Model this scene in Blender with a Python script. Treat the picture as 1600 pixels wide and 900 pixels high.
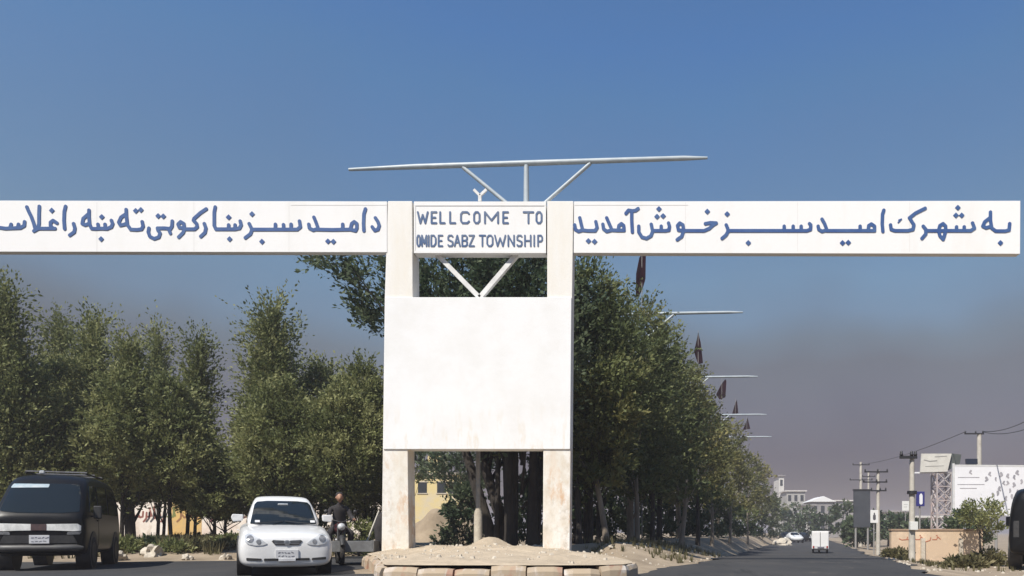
import bpy, bmesh, math, random
import numpy as np
from mathutils import Vector, Matrix
from mathutils.bvhtree import BVHTree

for o in list(bpy.data.objects): bpy.data.objects.remove(o)
SC = bpy.context.scene
COL = SC.collection
R = math.radians

# ------------------------------------------------------------------ camera, sky, sun, exposure
F, CX, CY, H = 1150.0, 1000.0, 832.0, 0.75          # focal length and principal point in photo pixels, eye height
cam_d = bpy.data.cameras.new('camera'); cam = bpy.data.objects.new('camera', cam_d); COL.objects.link(cam)
cam.location = (0, 0, H); cam.rotation_euler = (R(90), 0, 0)
cam_d.sensor_width = 36; cam_d.lens = 36 * F / 1600
cam_d.shift_x = (800 - CX) / 1600; cam_d.shift_y = (CY - 450) / 1600
cam_d.clip_start = 0.1; cam_d.clip_end = 6000
SC.camera = cam

SUN = Vector((-0.32, -0.53, 0.79)).normalized()
world = bpy.data.worlds.new('World'); SC.world = world; world.use_nodes = True
nt = world.node_tree; nt.nodes.clear()
out = nt.nodes.new('ShaderNodeOutputWorld'); bg = nt.nodes.new('ShaderNodeBackground')
sky = nt.nodes.new('ShaderNodeTexSky'); sky.sky_type = 'NISHITA'; sky.sun_disc = False
sky.sun_elevation = math.asin(SUN.z); sky.sun_rotation = math.atan2(SUN.x, SUN.y)
sky.altitude = 1800; sky.air_density = 1.0; sky.dust_density = 1.6; sky.ozone_density = 2.5
tc = nt.nodes.new('ShaderNodeTexCoord'); sep = nt.nodes.new('ShaderNodeSeparateXYZ')
dust = nt.nodes.new('ShaderNodeValToRGB')            # the brown dust layer that hangs over the valley
for e in list(dust.color_ramp.elements)[1:]: dust.color_ramp.elements.remove(e)
DUST = [(0.0, (0.268, 0.166, 0.149)), (0.06, (0.297, 0.184, 0.166)), (0.094, (0.359, 0.22, 0.195)), (0.159, (0.574, 0.368, 0.296)), (0.219, (0.751, 0.499, 0.363)), (0.246, (0.882, 0.659, 0.488)), (0.277, (1.033, 0.907, 0.743)), (0.32, (1.138, 1.1, 0.921)), (0.47, (1.066, 1.246, 1.249)), (0.509, (1.02, 1.294, 1.331)), (0.564, (0.94, 1.282, 1.459)), (1.0, (0.94, 1.282, 1.459))]
dust.color_ramp.elements[0].position = DUST[0][0]; dust.color_ramp.elements[0].color = DUST[0][1] + (1,)
for p, c in DUST[1:]:
    e = dust.color_ramp.elements.new(p); e.color = c + (1,)
mul = nt.nodes.new('ShaderNodeMix'); mul.data_type = 'RGBA'; mul.blend_type = 'MULTIPLY'; mul.inputs[0].default_value = 1
nz = nt.nodes.new('ShaderNodeTexNoise'); nz.inputs['Scale'].default_value = 3.0; nz.inputs['Detail'].default_value = 3
nadd = nt.nodes.new('ShaderNodeMath'); nadd.operation = 'MULTIPLY_ADD'; nadd.inputs[1].default_value = 0.11
nsub = nt.nodes.new('ShaderNodeMath'); nsub.operation = 'ADD'; nsub.inputs[1].default_value = -0.055
L = nt.links.new
L(tc.outputs['Generated'], sep.inputs[0]); L(tc.outputs['Generated'], nz.inputs['Vector'])
L(nz.outputs['Fac'], nadd.inputs[0]); L(sep.outputs['Z'], nadd.inputs[2]); L(nadd.outputs[0], nsub.inputs[0])
L(nsub.outputs[0], dust.inputs[0])
L(sky.outputs[0], mul.inputs[6]); L(dust.outputs[0], mul.inputs[7]); L(mul.outputs[2], bg.inputs[0])
bg.inputs[1].default_value = 0.09
L(bg.outputs[0], out.inputs[0])
sl = bpy.data.lights.new('sun', 'SUN'); sl.energy = 4.8; sl.angle = R(0.53); sl.color = (1, .94, .85)
so = bpy.data.objects.new('sun', sl); COL.objects.link(so); so.location = (-20, -20, 40)
so.rotation_euler = (-SUN).to_track_quat('-Z', 'Y').to_euler()
SC.view_settings.view_transform = 'Standard'; SC.view_settings.look = 'None'
SC.view_settings.exposure = 0.42; SC.view_settings.gamma = 1
SC.cycles.max_bounces = 6; SC.cycles.transparent_max_bounces = 8

# ------------------------------------------------------------------ helpers
def W(px, py, Y): return Vector(((px - CX) * Y / F, Y, H + (CY - py) * Y / F))
def sm(a, b, x):
    t = np.clip((x - a) / (b - a), 0, 1); return t * t * (3 - 2 * t)

def tag(o, label=None, cat=None, group=None, kind=None):
    if label: o['label'] = label
    if cat: o['category'] = cat
    if group: o['group'] = group
    if kind: o['kind'] = kind
    return o
def thing(name, label, cat, loc=(0, 0, 0), rz=0, group=None):
    o = bpy.data.objects.new(name, None); COL.objects.link(o); o.empty_display_size = .3
    o.location = loc; o.rotation_euler = (0, 0, rz)
    return tag(o, label, cat, group)
def place(o, parent=None):
    COL.objects.link(o)
    if parent: o.parent = parent
    return o
def offset_of(p):
    v = Vector((0, 0, 0))
    while p: v += p.location; p = p.parent
    return v

class MB:
    def __init__(s): s.v = []; s.f = []; s.sm = []
    def add(s, vs, fs, smooth=False):
        b = len(s.v); s.v += [tuple(v) for v in vs]
        for f in fs: s.f.append(tuple(b + i for i in f)); s.sm.append(smooth)
        return s
    def box(s, c, size, rz=0, rx=0, ry=0):
        M = Matrix.Translation(c) @ Matrix.Rotation(rz, 4, 'Z') @ Matrix.Rotation(ry, 4, 'Y') @ Matrix.Rotation(rx, 4, 'X')
        x, y, z = [k / 2 for k in size]
        vs = [M @ Vector(p) for p in ((-x,-y,-z),(x,-y,-z),(x,y,-z),(-x,y,-z),(-x,-y,z),(x,-y,z),(x,y,z),(-x,y,z))]
        return s.add(vs, [(3,2,1,0),(4,5,6,7),(0,1,5,4),(1,2,6,5),(2,3,7,6),(3,0,4,7)])
    def bar(s, a, b, w, h):
        a, b = Vector(a), Vector(b); d = (b - a); l = d.length; d.normalize()
        up = Vector((0, 0, 1)) if abs(d.z) < .95 else Vector((0, 1, 0))
        x = d.cross(up).normalized() * w / 2; z = x.cross(d).normalized() * h / 2
        vs = [p + i * x + j * z for p in (a, b) for i, j in ((-1,-1),(1,-1),(1,1),(-1,1))]
        return s.add(vs, [(0,1,2,3),(7,6,5,4),(0,4,5,1),(1,5,6,2),(2,6,7,3),(3,7,4,0)])
    def tube(s, pts, rads, n=8, cap=True):
        pts = [Vector(p) for p in pts]
        if not hasattr(rads, '__len__'): rads = [rads] * len(pts)
        vs, fs = [], []
        for i, p in enumerate(pts):
            d = (pts[min(i+1, len(pts)-1)] - pts[max(i-1, 0)]).normalized()
            up = Vector((0, 0, 1)) if abs(d.z) < .9 else Vector((1, 0, 0))
            x = d.cross(up).normalized(); y = x.cross(d).normalized()
            for k in range(n):
                a = 2 * math.pi * k / n; vs.append(p + (x * math.cos(a) + y * math.sin(a)) * rads[i])
        for i in range(len(pts) - 1):
            for k in range(n):
                k2 = (k + 1) % n; fs.append((i*n+k, i*n+k2, (i+1)*n+k2, (i+1)*n+k))
        s.add(vs, fs, True)
        if cap: s.add(vs[:n], [tuple(range(n))]); s.add(vs[-n:], [tuple(reversed(range(n)))])
        return s
    def cyl(s, a, b, r, n=16, r2=None): return s.tube([a, b], [r, r if r2 is None else r2], n)
    def prism(s, poly, y0, y1):                       # poly of (x, z), extruded along y
        n = len(poly)
        vs = [(x, y0, z) for x, z in poly] + [(x, y1, z) for x, z in poly]
        fs = [tuple(range(n)), tuple(reversed(range(n, 2*n)))] + [(i, (i+1) % n + 0, (i+1) % n + n, i + n)[::-1] for i in range(n)]
        return s.add(vs, fs)
    def lathe(s, prof, c=(0,0,0), axis='x', n=24):    # prof of (radius, along)
        vs, fs = [], []
        for r, h in prof:
            for k in range(n):
                a = 2 * math.pi * k / n; p = (h, r*math.cos(a), r*math.sin(a)) if axis == 'x' else (r*math.cos(a), r*math.sin(a), h) if axis == 'z' else (r*math.cos(a), h, r*math.sin(a))
                vs.append((p[0]+c[0], p[1]+c[1], p[2]+c[2]))
        for i in range(len(prof)-1):
            for k in range(n):
                k2 = (k+1) % n; fs.append((i*n+k, i*n+k2, (i+1)*n+k2, (i+1)*n+k))
        return s.add(vs, fs, True)
    def build(s, name, mat, parent=None, world=False, bevel=0, subsurf=0, smooth=False, label=None):
        off = offset_of(parent) if (world and parent) else Vector((0, 0, 0))
        me = bpy.data.meshes.new(name)
        me.from_pydata([(v[0]-off.x, v[1]-off.y, v[2]-off.z) for v in s.v], [], s.f)
        bm = bmesh.new(); bm.from_mesh(me); bmesh.ops.remove_doubles(bm, verts=bm.verts, dist=1e-5) if subsurf else None
        bmesh.ops.recalc_face_normals(bm, faces=bm.faces); bm.to_mesh(me); bm.free()
        if len(me.polygons) == len(s.sm): me.polygons.foreach_set('use_smooth', [bool(q) or smooth for q in s.sm])
        elif smooth: me.polygons.foreach_set('use_smooth', [True] * len(me.polygons))
        if mat: me.materials.append(mat)
        o = place(bpy.data.objects.new(name, me), parent)
        if bevel:
            m = o.modifiers.new('bevel', 'BEVEL'); m.width = bevel; m.segments = 2; m.limit_method = 'ANGLE'; m.angle_limit = R(40)
        if subsurf:
            m = o.modifiers.new('subsurf', 'SUBSURF'); m.levels = subsurf; m.render_levels = subsurf
            me.polygons.foreach_set('use_smooth', [True] * len(me.polygons))
        if label: o['label'] = label
        return o

MATS = {}
def mat(name, col, rough=.7, col2=None, scale=4, detail=5, bump=0, bscale=None, metal=0, spec=None, lo=.35, hi=.65, stretch=None, coat=0):
    if name in MATS: return MATS[name]
    m = bpy.data.materials.new(name); m.use_nodes = True; t = m.node_tree; b = t.nodes['Principled BSDF']
    b.inputs['Roughness'].default_value = rough; b.inputs['Metallic'].default_value = metal
    if spec is not None: b.inputs['Specular IOR Level'].default_value = spec
    if coat: b.inputs['Coat Weight'].default_value = coat; b.inputs['Coat Roughness'].default_value = .05
    b.inputs['Base Color'].default_value = tuple(col) + (1,)
    if col2 is not None or bump:
        tcn = t.nodes.new('ShaderNodeTexCoord'); src = tcn.outputs['Object']
        if stretch:
            mp = t.nodes.new('ShaderNodeMapping'); mp.inputs['Scale'].default_value = stretch; t.links.new(src, mp.inputs[0]); src = mp.outputs[0]
    if col2 is not None:
        n = t.nodes.new('ShaderNodeTexNoise'); n.inputs['Scale'].default_value = scale; n.inputs['Detail'].default_value = detail
        n.inputs['Roughness'].default_value = .65
        r = t.nodes.new('ShaderNodeValToRGB'); r.color_ramp.elements[0].position = lo; r.color_ramp.elements[1].position = hi
        r.color_ramp.elements[0].color = tuple(col) + (1,); r.color_ramp.elements[1].color = tuple(col2) + (1,)
        t.links.new(src, n.inputs['Vector']); t.links.new(n.outputs['Fac'], r.inputs[0]); t.links.new(r.outputs[0], b.inputs['Base Color'])
    if bump:
        n2 = t.nodes.new('ShaderNodeTexNoise'); n2.inputs['Scale'].default_value = bscale or scale * 4; n2.inputs['Detail'].default_value = 6
        bp = t.nodes.new('ShaderNodeBump'); bp.inputs['Strength'].default_value = bump; bp.inputs['Distance'].default_value = .03
        t.links.new(src, n2.inputs['Vector']); t.links.new(n2.outputs['Fac'], bp.inputs['Height']); t.links.new(bp.outputs[0], b.inputs['Normal'])
    MATS[name] = m; return m

def stained(name, base, layers, bump=.15, rough=.8):
    """wall material: base colour with wear patches; layers = (colour, noise scale, threshold lo, hi, z_lo, z_hi, stretch)"""
    m = bpy.data.materials.new(name); m.use_nodes = True; t = m.node_tree; b = t.nodes['Principled BSDF']
    b.inputs['Roughness'].default_value = rough
    tcn = t.nodes.new('ShaderNodeTexCoord'); sx = t.nodes.new('ShaderNodeSeparateXYZ'); t.links.new(tcn.outputs['Object'], sx.inputs[0])
    cur = None
    for i, (c, sc_, lo, hi, z0, z1, st) in enumerate(layers):
        mp = t.nodes.new('ShaderNodeMapping'); mp.inputs['Scale'].default_value = st; mp.inputs['Location'].default_value = (i*3.7, i*1.3, i*2.1)
        n = t.nodes.new('ShaderNodeTexNoise'); n.inputs['Scale'].default_value = sc_; n.inputs['Detail'].default_value = 7; n.inputs['Roughness'].default_value = .7
        mr = t.nodes.new('ShaderNodeMapRange'); mr.inputs[1].default_value = lo; mr.inputs[2].default_value = hi
        zr = t.nodes.new('ShaderNodeMapRange'); zr.inputs[1].default_value = z1; zr.inputs[2].default_value = z0
        mu = t.nodes.new('ShaderNodeMath'); mu.operation = 'MULTIPLY'
        mx = t.nodes.new('ShaderNodeMix'); mx.data_type = 'RGBA'
        t.links.new(tcn.outputs['Object'], mp.inputs[0]); t.links.new(mp.outputs[0], n.inputs['Vector']); t.links.new(n.outputs['Fac'], mr.inputs[0])
        t.links.new(sx.outputs['Z'], zr.inputs[0]); t.links.new(mr.outputs[0], mu.inputs[0]); t.links.new(zr.outputs[0], mu.inputs[1])
        t.links.new(mu.outputs[0], mx.inputs[0])
        if cur is None: mx.inputs[6].default_value = tuple(base) + (1,)
        else: t.links.new(cur, mx.inputs[6])
        mx.inputs[7].default_value = tuple(c) + (1,); cur = mx.outputs[2]
    t.links.new(cur, b.inputs['Base Color'])
    n2 = t.nodes.new('ShaderNodeTexNoise'); n2.inputs['Scale'].default_value = 18; n2.inputs['Detail'].default_value = 8
    bp = t.nodes.new('ShaderNodeBump'); bp.inputs['Strength'].default_value = bump; bp.inputs['Distance'].default_value = .02
    t.links.new(tcn.outputs['Object'], n2.inputs['Vector']); t.links.new(n2.outputs['Fac'], bp.inputs['Height']); t.links.new(bp.outputs[0], b.inputs['Normal'])
    return m

# ---- outlines from strokes: signed distance on a grid -> marching squares -> mesh with real thickness
def sdf_strokes(GX, GY, strokes, dots=(), dr=3.9):
    d = np.full(GX.shape, 1e9)
    for r, pts in strokes:
        for (ax, ay), (bx, by) in zip(pts[:-1], pts[1:]):
            vx, vy = bx-ax, by-ay; l2 = vx*vx+vy*vy+1e-9
            t = np.clip(((GX-ax)*vx+(GY-ay)*vy)/l2, 0, 1)
            d = np.minimum(d, np.hypot(GX-ax-t*vx, GY-ay-t*vy)-r)
    for x, y in dots: d = np.minimum(d, (np.abs(GX-x)+np.abs(GY-y)*1.0-dr*1.15)*.8)
    return d
def sdf_poly(GX, GY, poly):
    d = np.full(GX.shape, 1e9); ins = np.zeros(GX.shape, bool); n = len(poly)
    for i in range(n):
        (ax, ay), (bx, by) = poly[i], poly[(i+1) % n]
        vx, vy = bx-ax, by-ay; t = np.clip(((GX-ax)*vx+(GY-ay)*vy)/(vx*vx+vy*vy+1e-12), 0, 1)
        d = np.minimum(d, np.hypot(GX-ax-t*vx, GY-ay-t*vy))
        c = ((ay > GY) != (by > GY)) & (GX < (bx-ax)*(GY-ay)/((by-ay) if by != ay else 1e-12)+ax); ins ^= c
    return np.where(ins, -d, d)
def march(D, xs, ys):
    """polygons (lists of vertex ids) of the region D<0, shared vertices"""
    vid, verts, faces = {}, [], []
    def gv(key, x, y):
        if key not in vid: vid[key] = len(verts); verts.append((x, y))
        return vid[key]
    ny, nx = D.shape; I = D < 0
    any_ = I[:-1,:-1] | I[1:,:-1] | I[:-1,1:] | I[1:,1:]
    for j, i in zip(*np.nonzero(any_)):
        cs = [(j,i),(j,i+1),(j+1,i+1),(j+1,i)]; f = []
        for k in range(4):
            a, b = cs[k], cs[(k+1) % 4]; da, db = D[a], D[b]
            if da < 0: f.append(gv(a, xs[a[1]], ys[a[0]]))
            if (da < 0) != (db < 0):
                t = da/(da-db); key = (min(a,b), max(a,b))
                f.append(gv(key, xs[a[1]]+t*(xs[b[1]]-xs[a[1]]), ys[a[0]]+t*(ys[b[0]]-ys[a[0]])))
        if len(f) >= 3: faces.append(f)
    return verts, faces
def boundary(faces):
    cnt = {}
    for f in faces:
        for a, b in zip(f, f[1:]+f[:1]): cnt[(a, b)] = cnt.get((a, b), 0) + 1
    return [(a, b) for (a, b) in cnt if (b, a) not in cnt]
def relief(verts, faces, to3, thick):
    """front face plus side walls; to3(x, y, depth)"""
    mb = MB(); n = len(verts)
    vs = [to3(x, y, thick) for x, y in verts] + [to3(x, y, 0) for x, y in verts]
    fs = [tuple(f) for f in faces] + [(b, a, a+n, b+n) for a, b in boundary(faces)]
    return mb.add(vs, fs)
def grid(x0, x1, y0, y1, res):
    xs = np.arange(x0, x1+res, res); ys = np.arange(y0, y1+res, res); GX, GY = np.meshgrid(xs, ys); return xs, ys, GX, GY

# ------------------------------------------------------------------ terrain
SL = 240.0 / F                                        # the main road runs along this slope
rng0 = np.random.RandomState(3)
_ph = rng0.rand(12, 3) * 6.28
def bumps(X, Y, s=1.0):
    z = 0
    for k in range(6):
        a = _ph[k, 0]; fq = (.35, .6, .95, 1.6, 2.5, 4.1)[k] * s
        z = z + np.sin(fq*(X*math.cos(a)+Y*math.sin(a))+_ph[k,1]) * np.sin(fq*1.13*(-X*math.sin(a)+Y*math.cos(a))+_ph[k,2]) / (1+k*.8)
    return z
def dip(Y): return -.55 * sm(18, 46, Y) * (1 - .45*sm(80, 200, Y))
def XL(Y): return np.interp(Y, [13.3, 18.7, 45, 80, 400], [-.1, 1.6, 6.3, 14.1, 14.1+320*SL])
def XR(Y): return np.interp(Y, [-30, 12.7, 18.7, 45, 80, 400], [5.2, 5.2, 6.5, 13.8, 22.4, 22.4+320*SL])
def YE(X): return np.interp(X, [-60, -14, -10.3, -8.6], [19.5, 18.6, 19.4, 25])       # far edge of the forecourt on the left
def ground_z(X, Y):
    X = np.asarray(X, float); Y = np.asarray(Y, float); u = X - SL*Y; b = bumps(X, Y)
    z = dip(Y) * sm(-4.5, -2.6, u)
    right = sm(0, 1.5, X - XR(Y)); z = z + right * (-.10 + .04*b - .1*sm(14, 24, Y))
    med = sm(0, 2.2, XL(Y) - X) * sm(-9.2, -7.4, u) * sm(13.4, 17.5, Y)
    xe = np.interp(Y, [10.6, 12.6, 14.2, 15.6, 17.1, 18.1], [-.1, -.18, -.5, -.95, -1.5, -1.7]) + .12
    med = med * np.maximum(sm(.12, .75, X - xe), sm(18.3, 19.2, Y))                 # gully along the island kerb, cut so the kerb's shaded side shows
    z = z * (1-med) + med * (.42 + .07*b)
    left = sm(0, 3.5, Y - YE(X)) * (1 - sm(-15.2, -13.9, u))
    z = z + left * (.30 + .07*b + .25*sm(24, 45, Y))
    onroad = ((X > XL(Y)) & (X < XR(Y))) | (Y < 13.3) & (X < XR(Y))
    z = z - .05*onroad
    return z
def gz(X, Y): return float(ground_z(X, Y))

M_dirt = mat('dirt', (.20, .155, .105), .95, (.34, .27, .19), scale=.9, detail=9, bump=.6, bscale=6)
M_asph = stained('asphalt', (.026,.026,.027), [((.043,.041,.039), .5, .40, .62, 5, 6, (1,.35,1)), ((.16,.135,.105), .9, .60, .80, 5, 6, (1,.5,1)), ((.018,.018,.018), 1.6, .60, .66, 5, 6, (1.4,.3,1))], bump=.3, rough=.9)
def terrain():
    xs = np.concatenate([[-1250, -900, -300, -120, -70], np.arange(-50, -24, 2.), np.arange(-24, 20, .32), np.arange(20, 60, 1.2), [70, 90, 120, 200, 400, 900, 1250]])
    ys = np.concatenate([[-210, -100, -30, -8, 4], np.arange(8, 32, .32), np.arange(32, 60, .8), np.arange(60, 160, 4.), [180, 220, 300, 450, 800, 1390]])
    GX, GY = np.meshgrid(xs, ys); Z = ground_z(GX, GY)
    n = len(xs); v = np.stack([GX, GY, Z], -1).reshape(-1, 3)
    f = [(j*n+i, j*n+i+1, (j+1)*n+i+1, (j+1)*n+i) for j in range(len(ys)-1) for i in range(n-1)]
    o = MB().add(v, f, True).build('ground', M_dirt); tag(o, kind='structure')
terrain()
def strip(name, ys, left, right, nx, lift, m):
    v = []; f = []
    for Y in ys:
        a, b = left(Y), right(Y)
        for i in range(nx+1):
            X = a+(b-a)*i/nx; v.append((X, Y, float(dip(Y)*sm(-4.5, -2.6, X-SL*Y))+lift))
    for j in range(len(ys)-1):
        for i in range(nx): k = j*(nx+1)+i; f.append((k, k+1, k+nx+2, k+nx+1))
    return tag(MB().add(v, f, True).build(name, m), kind='structure')
strip('road', list(np.arange(13.3, 60, .35))+list(np.arange(60, 400, 8.)), lambda Y: float(XL(Y))+.13*math.sin(Y*1.9)+.12*math.sin(Y*.7)+.07*math.sin(Y*4.3), lambda Y: float(XR(Y))+.12*math.sin(Y*2.3)+.14*math.sin(Y*.8)+.07*math.sin(Y*4.9), 8, .004, M_asph)
strip('forecourt', [-20, 0, 5, 9, 13.296], lambda Y: -60, lambda Y: 5.2, 12, .006, M_asph)
def left_apron():
    v = []; f = []; xs = np.concatenate([[-60], np.arange(-24, -8.4, .4)])
    for X in xs:
        ye = float(YE(X)) + .1*math.sin(X*2.1)
        for k in range(7): v.append((X, 13.30+(ye-13.30)*k/6, .006))
    for i in range(len(xs)-1):
        for k in range(6): a = i*7+k; f.append((a, a+7, a+8, a+1))
    tag(MB().add(v, f, True).build('road', M_asph), kind='structure')
    strip('road', list(np.arange(13.3, 25, .9))+list(np.arange(25, 120, 5.)), lambda Y: -8.8 if Y < 25 else -8.8+(Y-25)*SL, lambda Y: (-5.7 if Y < 18 else -5.7+(Y-18)*.16) if Y < 40 else -2.18+(Y-40)*SL, 6, .008, M_asph)
left_apron()

# traffic island under the gate, with its worn painted kerb
ISL = [(-3.72,10.78),(-3.2,10.68),(-1.6,10.65),(-.7,10.7),(-.25,10.95),(-.1,11.5),(-.18,12.6),(-.5,14.2),(-.95,15.6),(-1.5,17.1),(-1.7,18.1),(-2.6,18.4),(-4.6,18.4),(-5.7,18.3),(-6.0,17.6),(-6.02,16.2),(-5.15,14.4),(-4.35,12.4),(-3.88,11.1)]
def island():
    cx, cy = -3.2, 14.6; rings = [(1.0,.275),(.985,.29),(.955,.295),(.92,.30),(.87,.305),(.81,.315),(.75,.32),(.68,.33),(.61,.34),(.54,.36),(.46,.385),(.38,.405),(.3,.415),(.2,.42),(.1,.42)]
    n = 130; out_ = []
    P = [Vector((a, b, 0)) for a, b in ISL]
    seg = [(P[(i+1) % len(P)]-P[i]).length for i in range(len(P))]; tot = sum(seg)
    for k in range(n):
        s = tot*k/n; i = 0
        while s > seg[i]: s -= seg[i]; i += 1
        out_.append(P[i].lerp(P[(i+1) % len(P)], s/seg[i]))
    v = []; f = []
    for sc_, z in rings:
        for p in out_:
            x, y = cx+(p.x-cx)*sc_, cy+(p.y-cy)*sc_
            e = min(1, (1-sc_)*4); v.append((x, y, z+e*(.05*float(bumps(x*2.2, y*2.2))+.02*float(bumps(x*7, y*7))+.22*math.exp(-((x+3.4)/1.2)**2-((y-17.0)/.8)**2)*(1+.4*math.sin(x*5)))))
    c = len(v); v.append((cx, cy, .42))
    for r in range(len(rings)-1):
        for k in range(n): k2 = (k+1) % n; f.append((r*n+k, r*n+k2, (r+1)*n+k2, (r+1)*n+k))
    for k in range(n): f.append(((len(rings)-1)*n+k, (len(rings)-1)*n+(k+1) % n, c))
    tag(MB().add(v, f, True).build('traffic_island', mat('island_dirt', (.34,.275,.195), .95, (.46,.375,.27), scale=2.6, detail=10, bump=.9, bscale=7)), kind='structure')
    # kerb stones, laid end to end with open joints
    v = []; f = []; g = random.Random(9); s = 0.0
    def at_(q):
        q %= tot; i = 0
        while q > seg[i]: q -= seg[i]; i += 1
        return P[i].lerp(P[(i+1) % len(P)], q/seg[i])
    nb = int(tot/.52); bl_ = tot/nb
    for k in range(nb):
        dz, do = g.uniform(-.045, .015), g.uniform(-.03, .02); m4 = 4
        for j in range(m4+1):
            q = s+.012+(bl_-.024)*j/m4; p = at_(q); d = at_(q+.05)-at_(q-.05); d = Vector((d.y, -d.x, 0)).normalized()
            e = .02 if j in (0, m4) else 0
            for off, z in ((.11-e, -.06), (.10-e, .20-e), (.065-e, .262-e*.6), (-.10, .27-e*.6), (-.12, .10)): v.append((p.x+d.x*(off+do), p.y+d.y*(off+do), z+dz))
            if j:
                o_ = len(v)-10
                for c4 in range(4): f.append((o_+c4, o_+5+c4, o_+6+c4, o_+1+c4))
        o_ = len(v)-5*(m4+1); f.append(tuple(range(o_, o_+5))); f.append(tuple(reversed(range(len(v)-5, len(v)))))
        s += bl_
    m = bpy.data.materials.new('painted_kerb'); m.use_nodes = True; t = m.node_tree; b = t.nodes['Principled BSDF']; b.inputs['Roughness'].default_value = .85
    tcn = t.nodes.new('ShaderNodeTexCoord'); wv = t.nodes.new('ShaderNodeTexWave'); wv.inputs['Scale'].default_value = .42; wv.inputs['Distortion'].default_value = 1.2; wv.inputs['Detail Scale'].default_value = 3
    wv.wave_profile = 'SAW'
    r1 = t.nodes.new('ShaderNodeValToRGB'); r1.color_ramp.interpolation = 'CONSTANT'
    els = r1.color_ramp.elements; els[0].color = (.50,.44,.38,1); els[1].position = .34; els[1].color = (.34,.17,.12,1)
    e = els.new(.60); e.color = (.58,.54,.50,1); e = els.new(.82); e.color = (.36,.30,.24,1)
    n1 = t.nodes.new('ShaderNodeTexNoise'); n1.inputs['Scale'].default_value = 5; n1.inputs['Detail'].default_value = 8
    mr = t.nodes.new('ShaderNodeMapRange'); mr.inputs[1].default_value = .32; mr.inputs[2].default_value = .53
    mx = t.nodes.new('ShaderNodeMix'); mx.data_type = 'RGBA'; mx.inputs[7].default_value = (.38,.30,.21,1)
    for a, c_ in ((tcn.outputs['Object'], wv.inputs[0]), (tcn.outputs['Object'], n1.inputs['Vector']), (wv.outputs['Fac'], r1.inputs[0]), (r1.outputs[0], mx.inputs[6]), (n1.outputs['Fac'], mr.inputs[0]), (mr.outputs[0], mx.inputs[0]), (mx.outputs[2], b.inputs['Base Color'])): t.links.new(a, c_)
    tag(MB().add(v, f).build('kerb', m), kind='structure')
island()

# dusty air over the valley floor
def haze():
    o = MB().box((0, 590, 9.0), (2600, 1620, 22)).build('haze', None); tag(o, kind='stuff')
    m = bpy.data.materials.new('dusty_air'); m.use_nodes = True; t = m.node_tree; t.nodes.clear()
    pv = t.nodes.new('ShaderNodeVolumePrincipled'); pv.inputs['Color'].default_value = (.80,.76,.80,1); pv.inputs['Density'].default_value = .0014; pv.inputs['Anisotropy'].default_value = .1
    oo = t.nodes.new('ShaderNodeOutputMaterial'); t.links.new(pv.outputs[0], oo.inputs['Volume']); o.data.materials.append(m)
haze()

# ------------------------------------------------------------------ the gate
YG = 16.4
def gp(px, py): p = W(px, py, YG); return (p.x, p.z)
base_w = (.74, .725, .69)
M_col = stained('gate_column_paint', base_w, [((.58,.51,.41), 2.2, .44, .60, 2.2, 2.75, (1,1,.6)), ((.56,.36,.21), 1.7, .515, .60, 1.7, 2.5, (1.6,1,.7)), ((.42,.37,.30), 5, .50, .66, .3, 2.4, (1,1,1)), ((.70,.66,.58), .9, .40, .7, 7.0, 8.5, (2,2,.4))])
M_beam = stained('gate_beam_paint', (.75,.745,.735), [((.70,.69,.66), 1.3, .5, .75, 8, 9, (1,1,.25)), ((.74,.72,.68), 7, .55, .75, 8, 9, (1,1,1))], bump=.08)
M_blank = stained('gate_panel_paint', (.75,.75,.745), [((.68,.67,.645), .8, .45, .75, 5.8, 6.5, (1,1,1)), ((.66,.60,.50), 3, .52, .70, 2.5, 3.4, (2,1,.5))], bump=.06)
M_ltr = mat('blue_letter_paint', (.016, .062, .215), .7, (.045, .105, .25), scale=2.2)
M_ltr2 = mat('grey_blue_letter_paint', (.035, .085, .20), .7, (.11, .15, .23), scale=4)
gate = thing('gateway', 'white concrete township gateway with two wide lettered beams on a double column tower', 'gateway', (W(748, 860, YG).x, YG, .30))
MB().prism([gp(606,314), gp(644,314), gp(645,470), gp(637,700), gp(639,868), gp(596,868), gp(601,465)][::-1], YG, YG+.5).build('column', M_col, gate, True, bevel=.012, label='column on the side of the left beam, stained at its foot')
MB().prism([gp(855,314), gp(896,314), gp(894,465), gp(890,868), gp(848,868), gp(849,700), gp(855,470)][::-1], YG, YG+.5).build('column', M_col, gate, True, bevel=.012, label='column with an orange brown stain near its foot')
pan = MB().prism([gp(602,465), gp(893,465), gp(891,702), gp(599.5,702)][::-1], YG-.03, YG+.42).build('panel', M_blank, gate, True, bevel=.008, label='large blank white panel across both columns')
bl = MB().prism([gp(-72,313.5), gp(605,315), gp(605,394.5), gp(-72,393.5)][::-1], YG-.012, YG+.17).build('beam', M_beam, gate, True, bevel=.006)
br = MB().prism([gp(897,315), gp(1594,314), gp(1593.5,397), gp(896.5,395.5)][::-1], YG-.012, YG+.17).build('beam', M_beam, gate, True, bevel=.006)
top = MB().prism([gp(646.5,314.5), gp(852.5,314.5), gp(852.5,395), gp(646.5,395)][::-1], YG+.02, YG+.30).build('sign_board', M_beam, gate, True, bevel=.006)
fr = MB()
for a, b, c, d in ((646.5,314.5,853,321),(646.5,391.5,853,395),(646.5,321.2,649,391.3),(850.5,321.2,853,391.3)):
    fr.prism([gp(a,b), gp(c,b), gp(c,d), gp(a,d)][::-1], YG+.010, YG+.018)
fr.build('frame', M_beam, top, True)
M_steel = mat('white_pipe', (.70,.70,.68), .5, (.55,.54,.52), scale=6)
for tx in (683, 808):
    a = W(750, 466, YG+.2); b = W(tx, 398, YG+.2); MB().bar(a, b, .13, .10).build('brace', M_steel, gate, True)
fin = MB(); c = W(750, 306, YG+.1)
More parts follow.
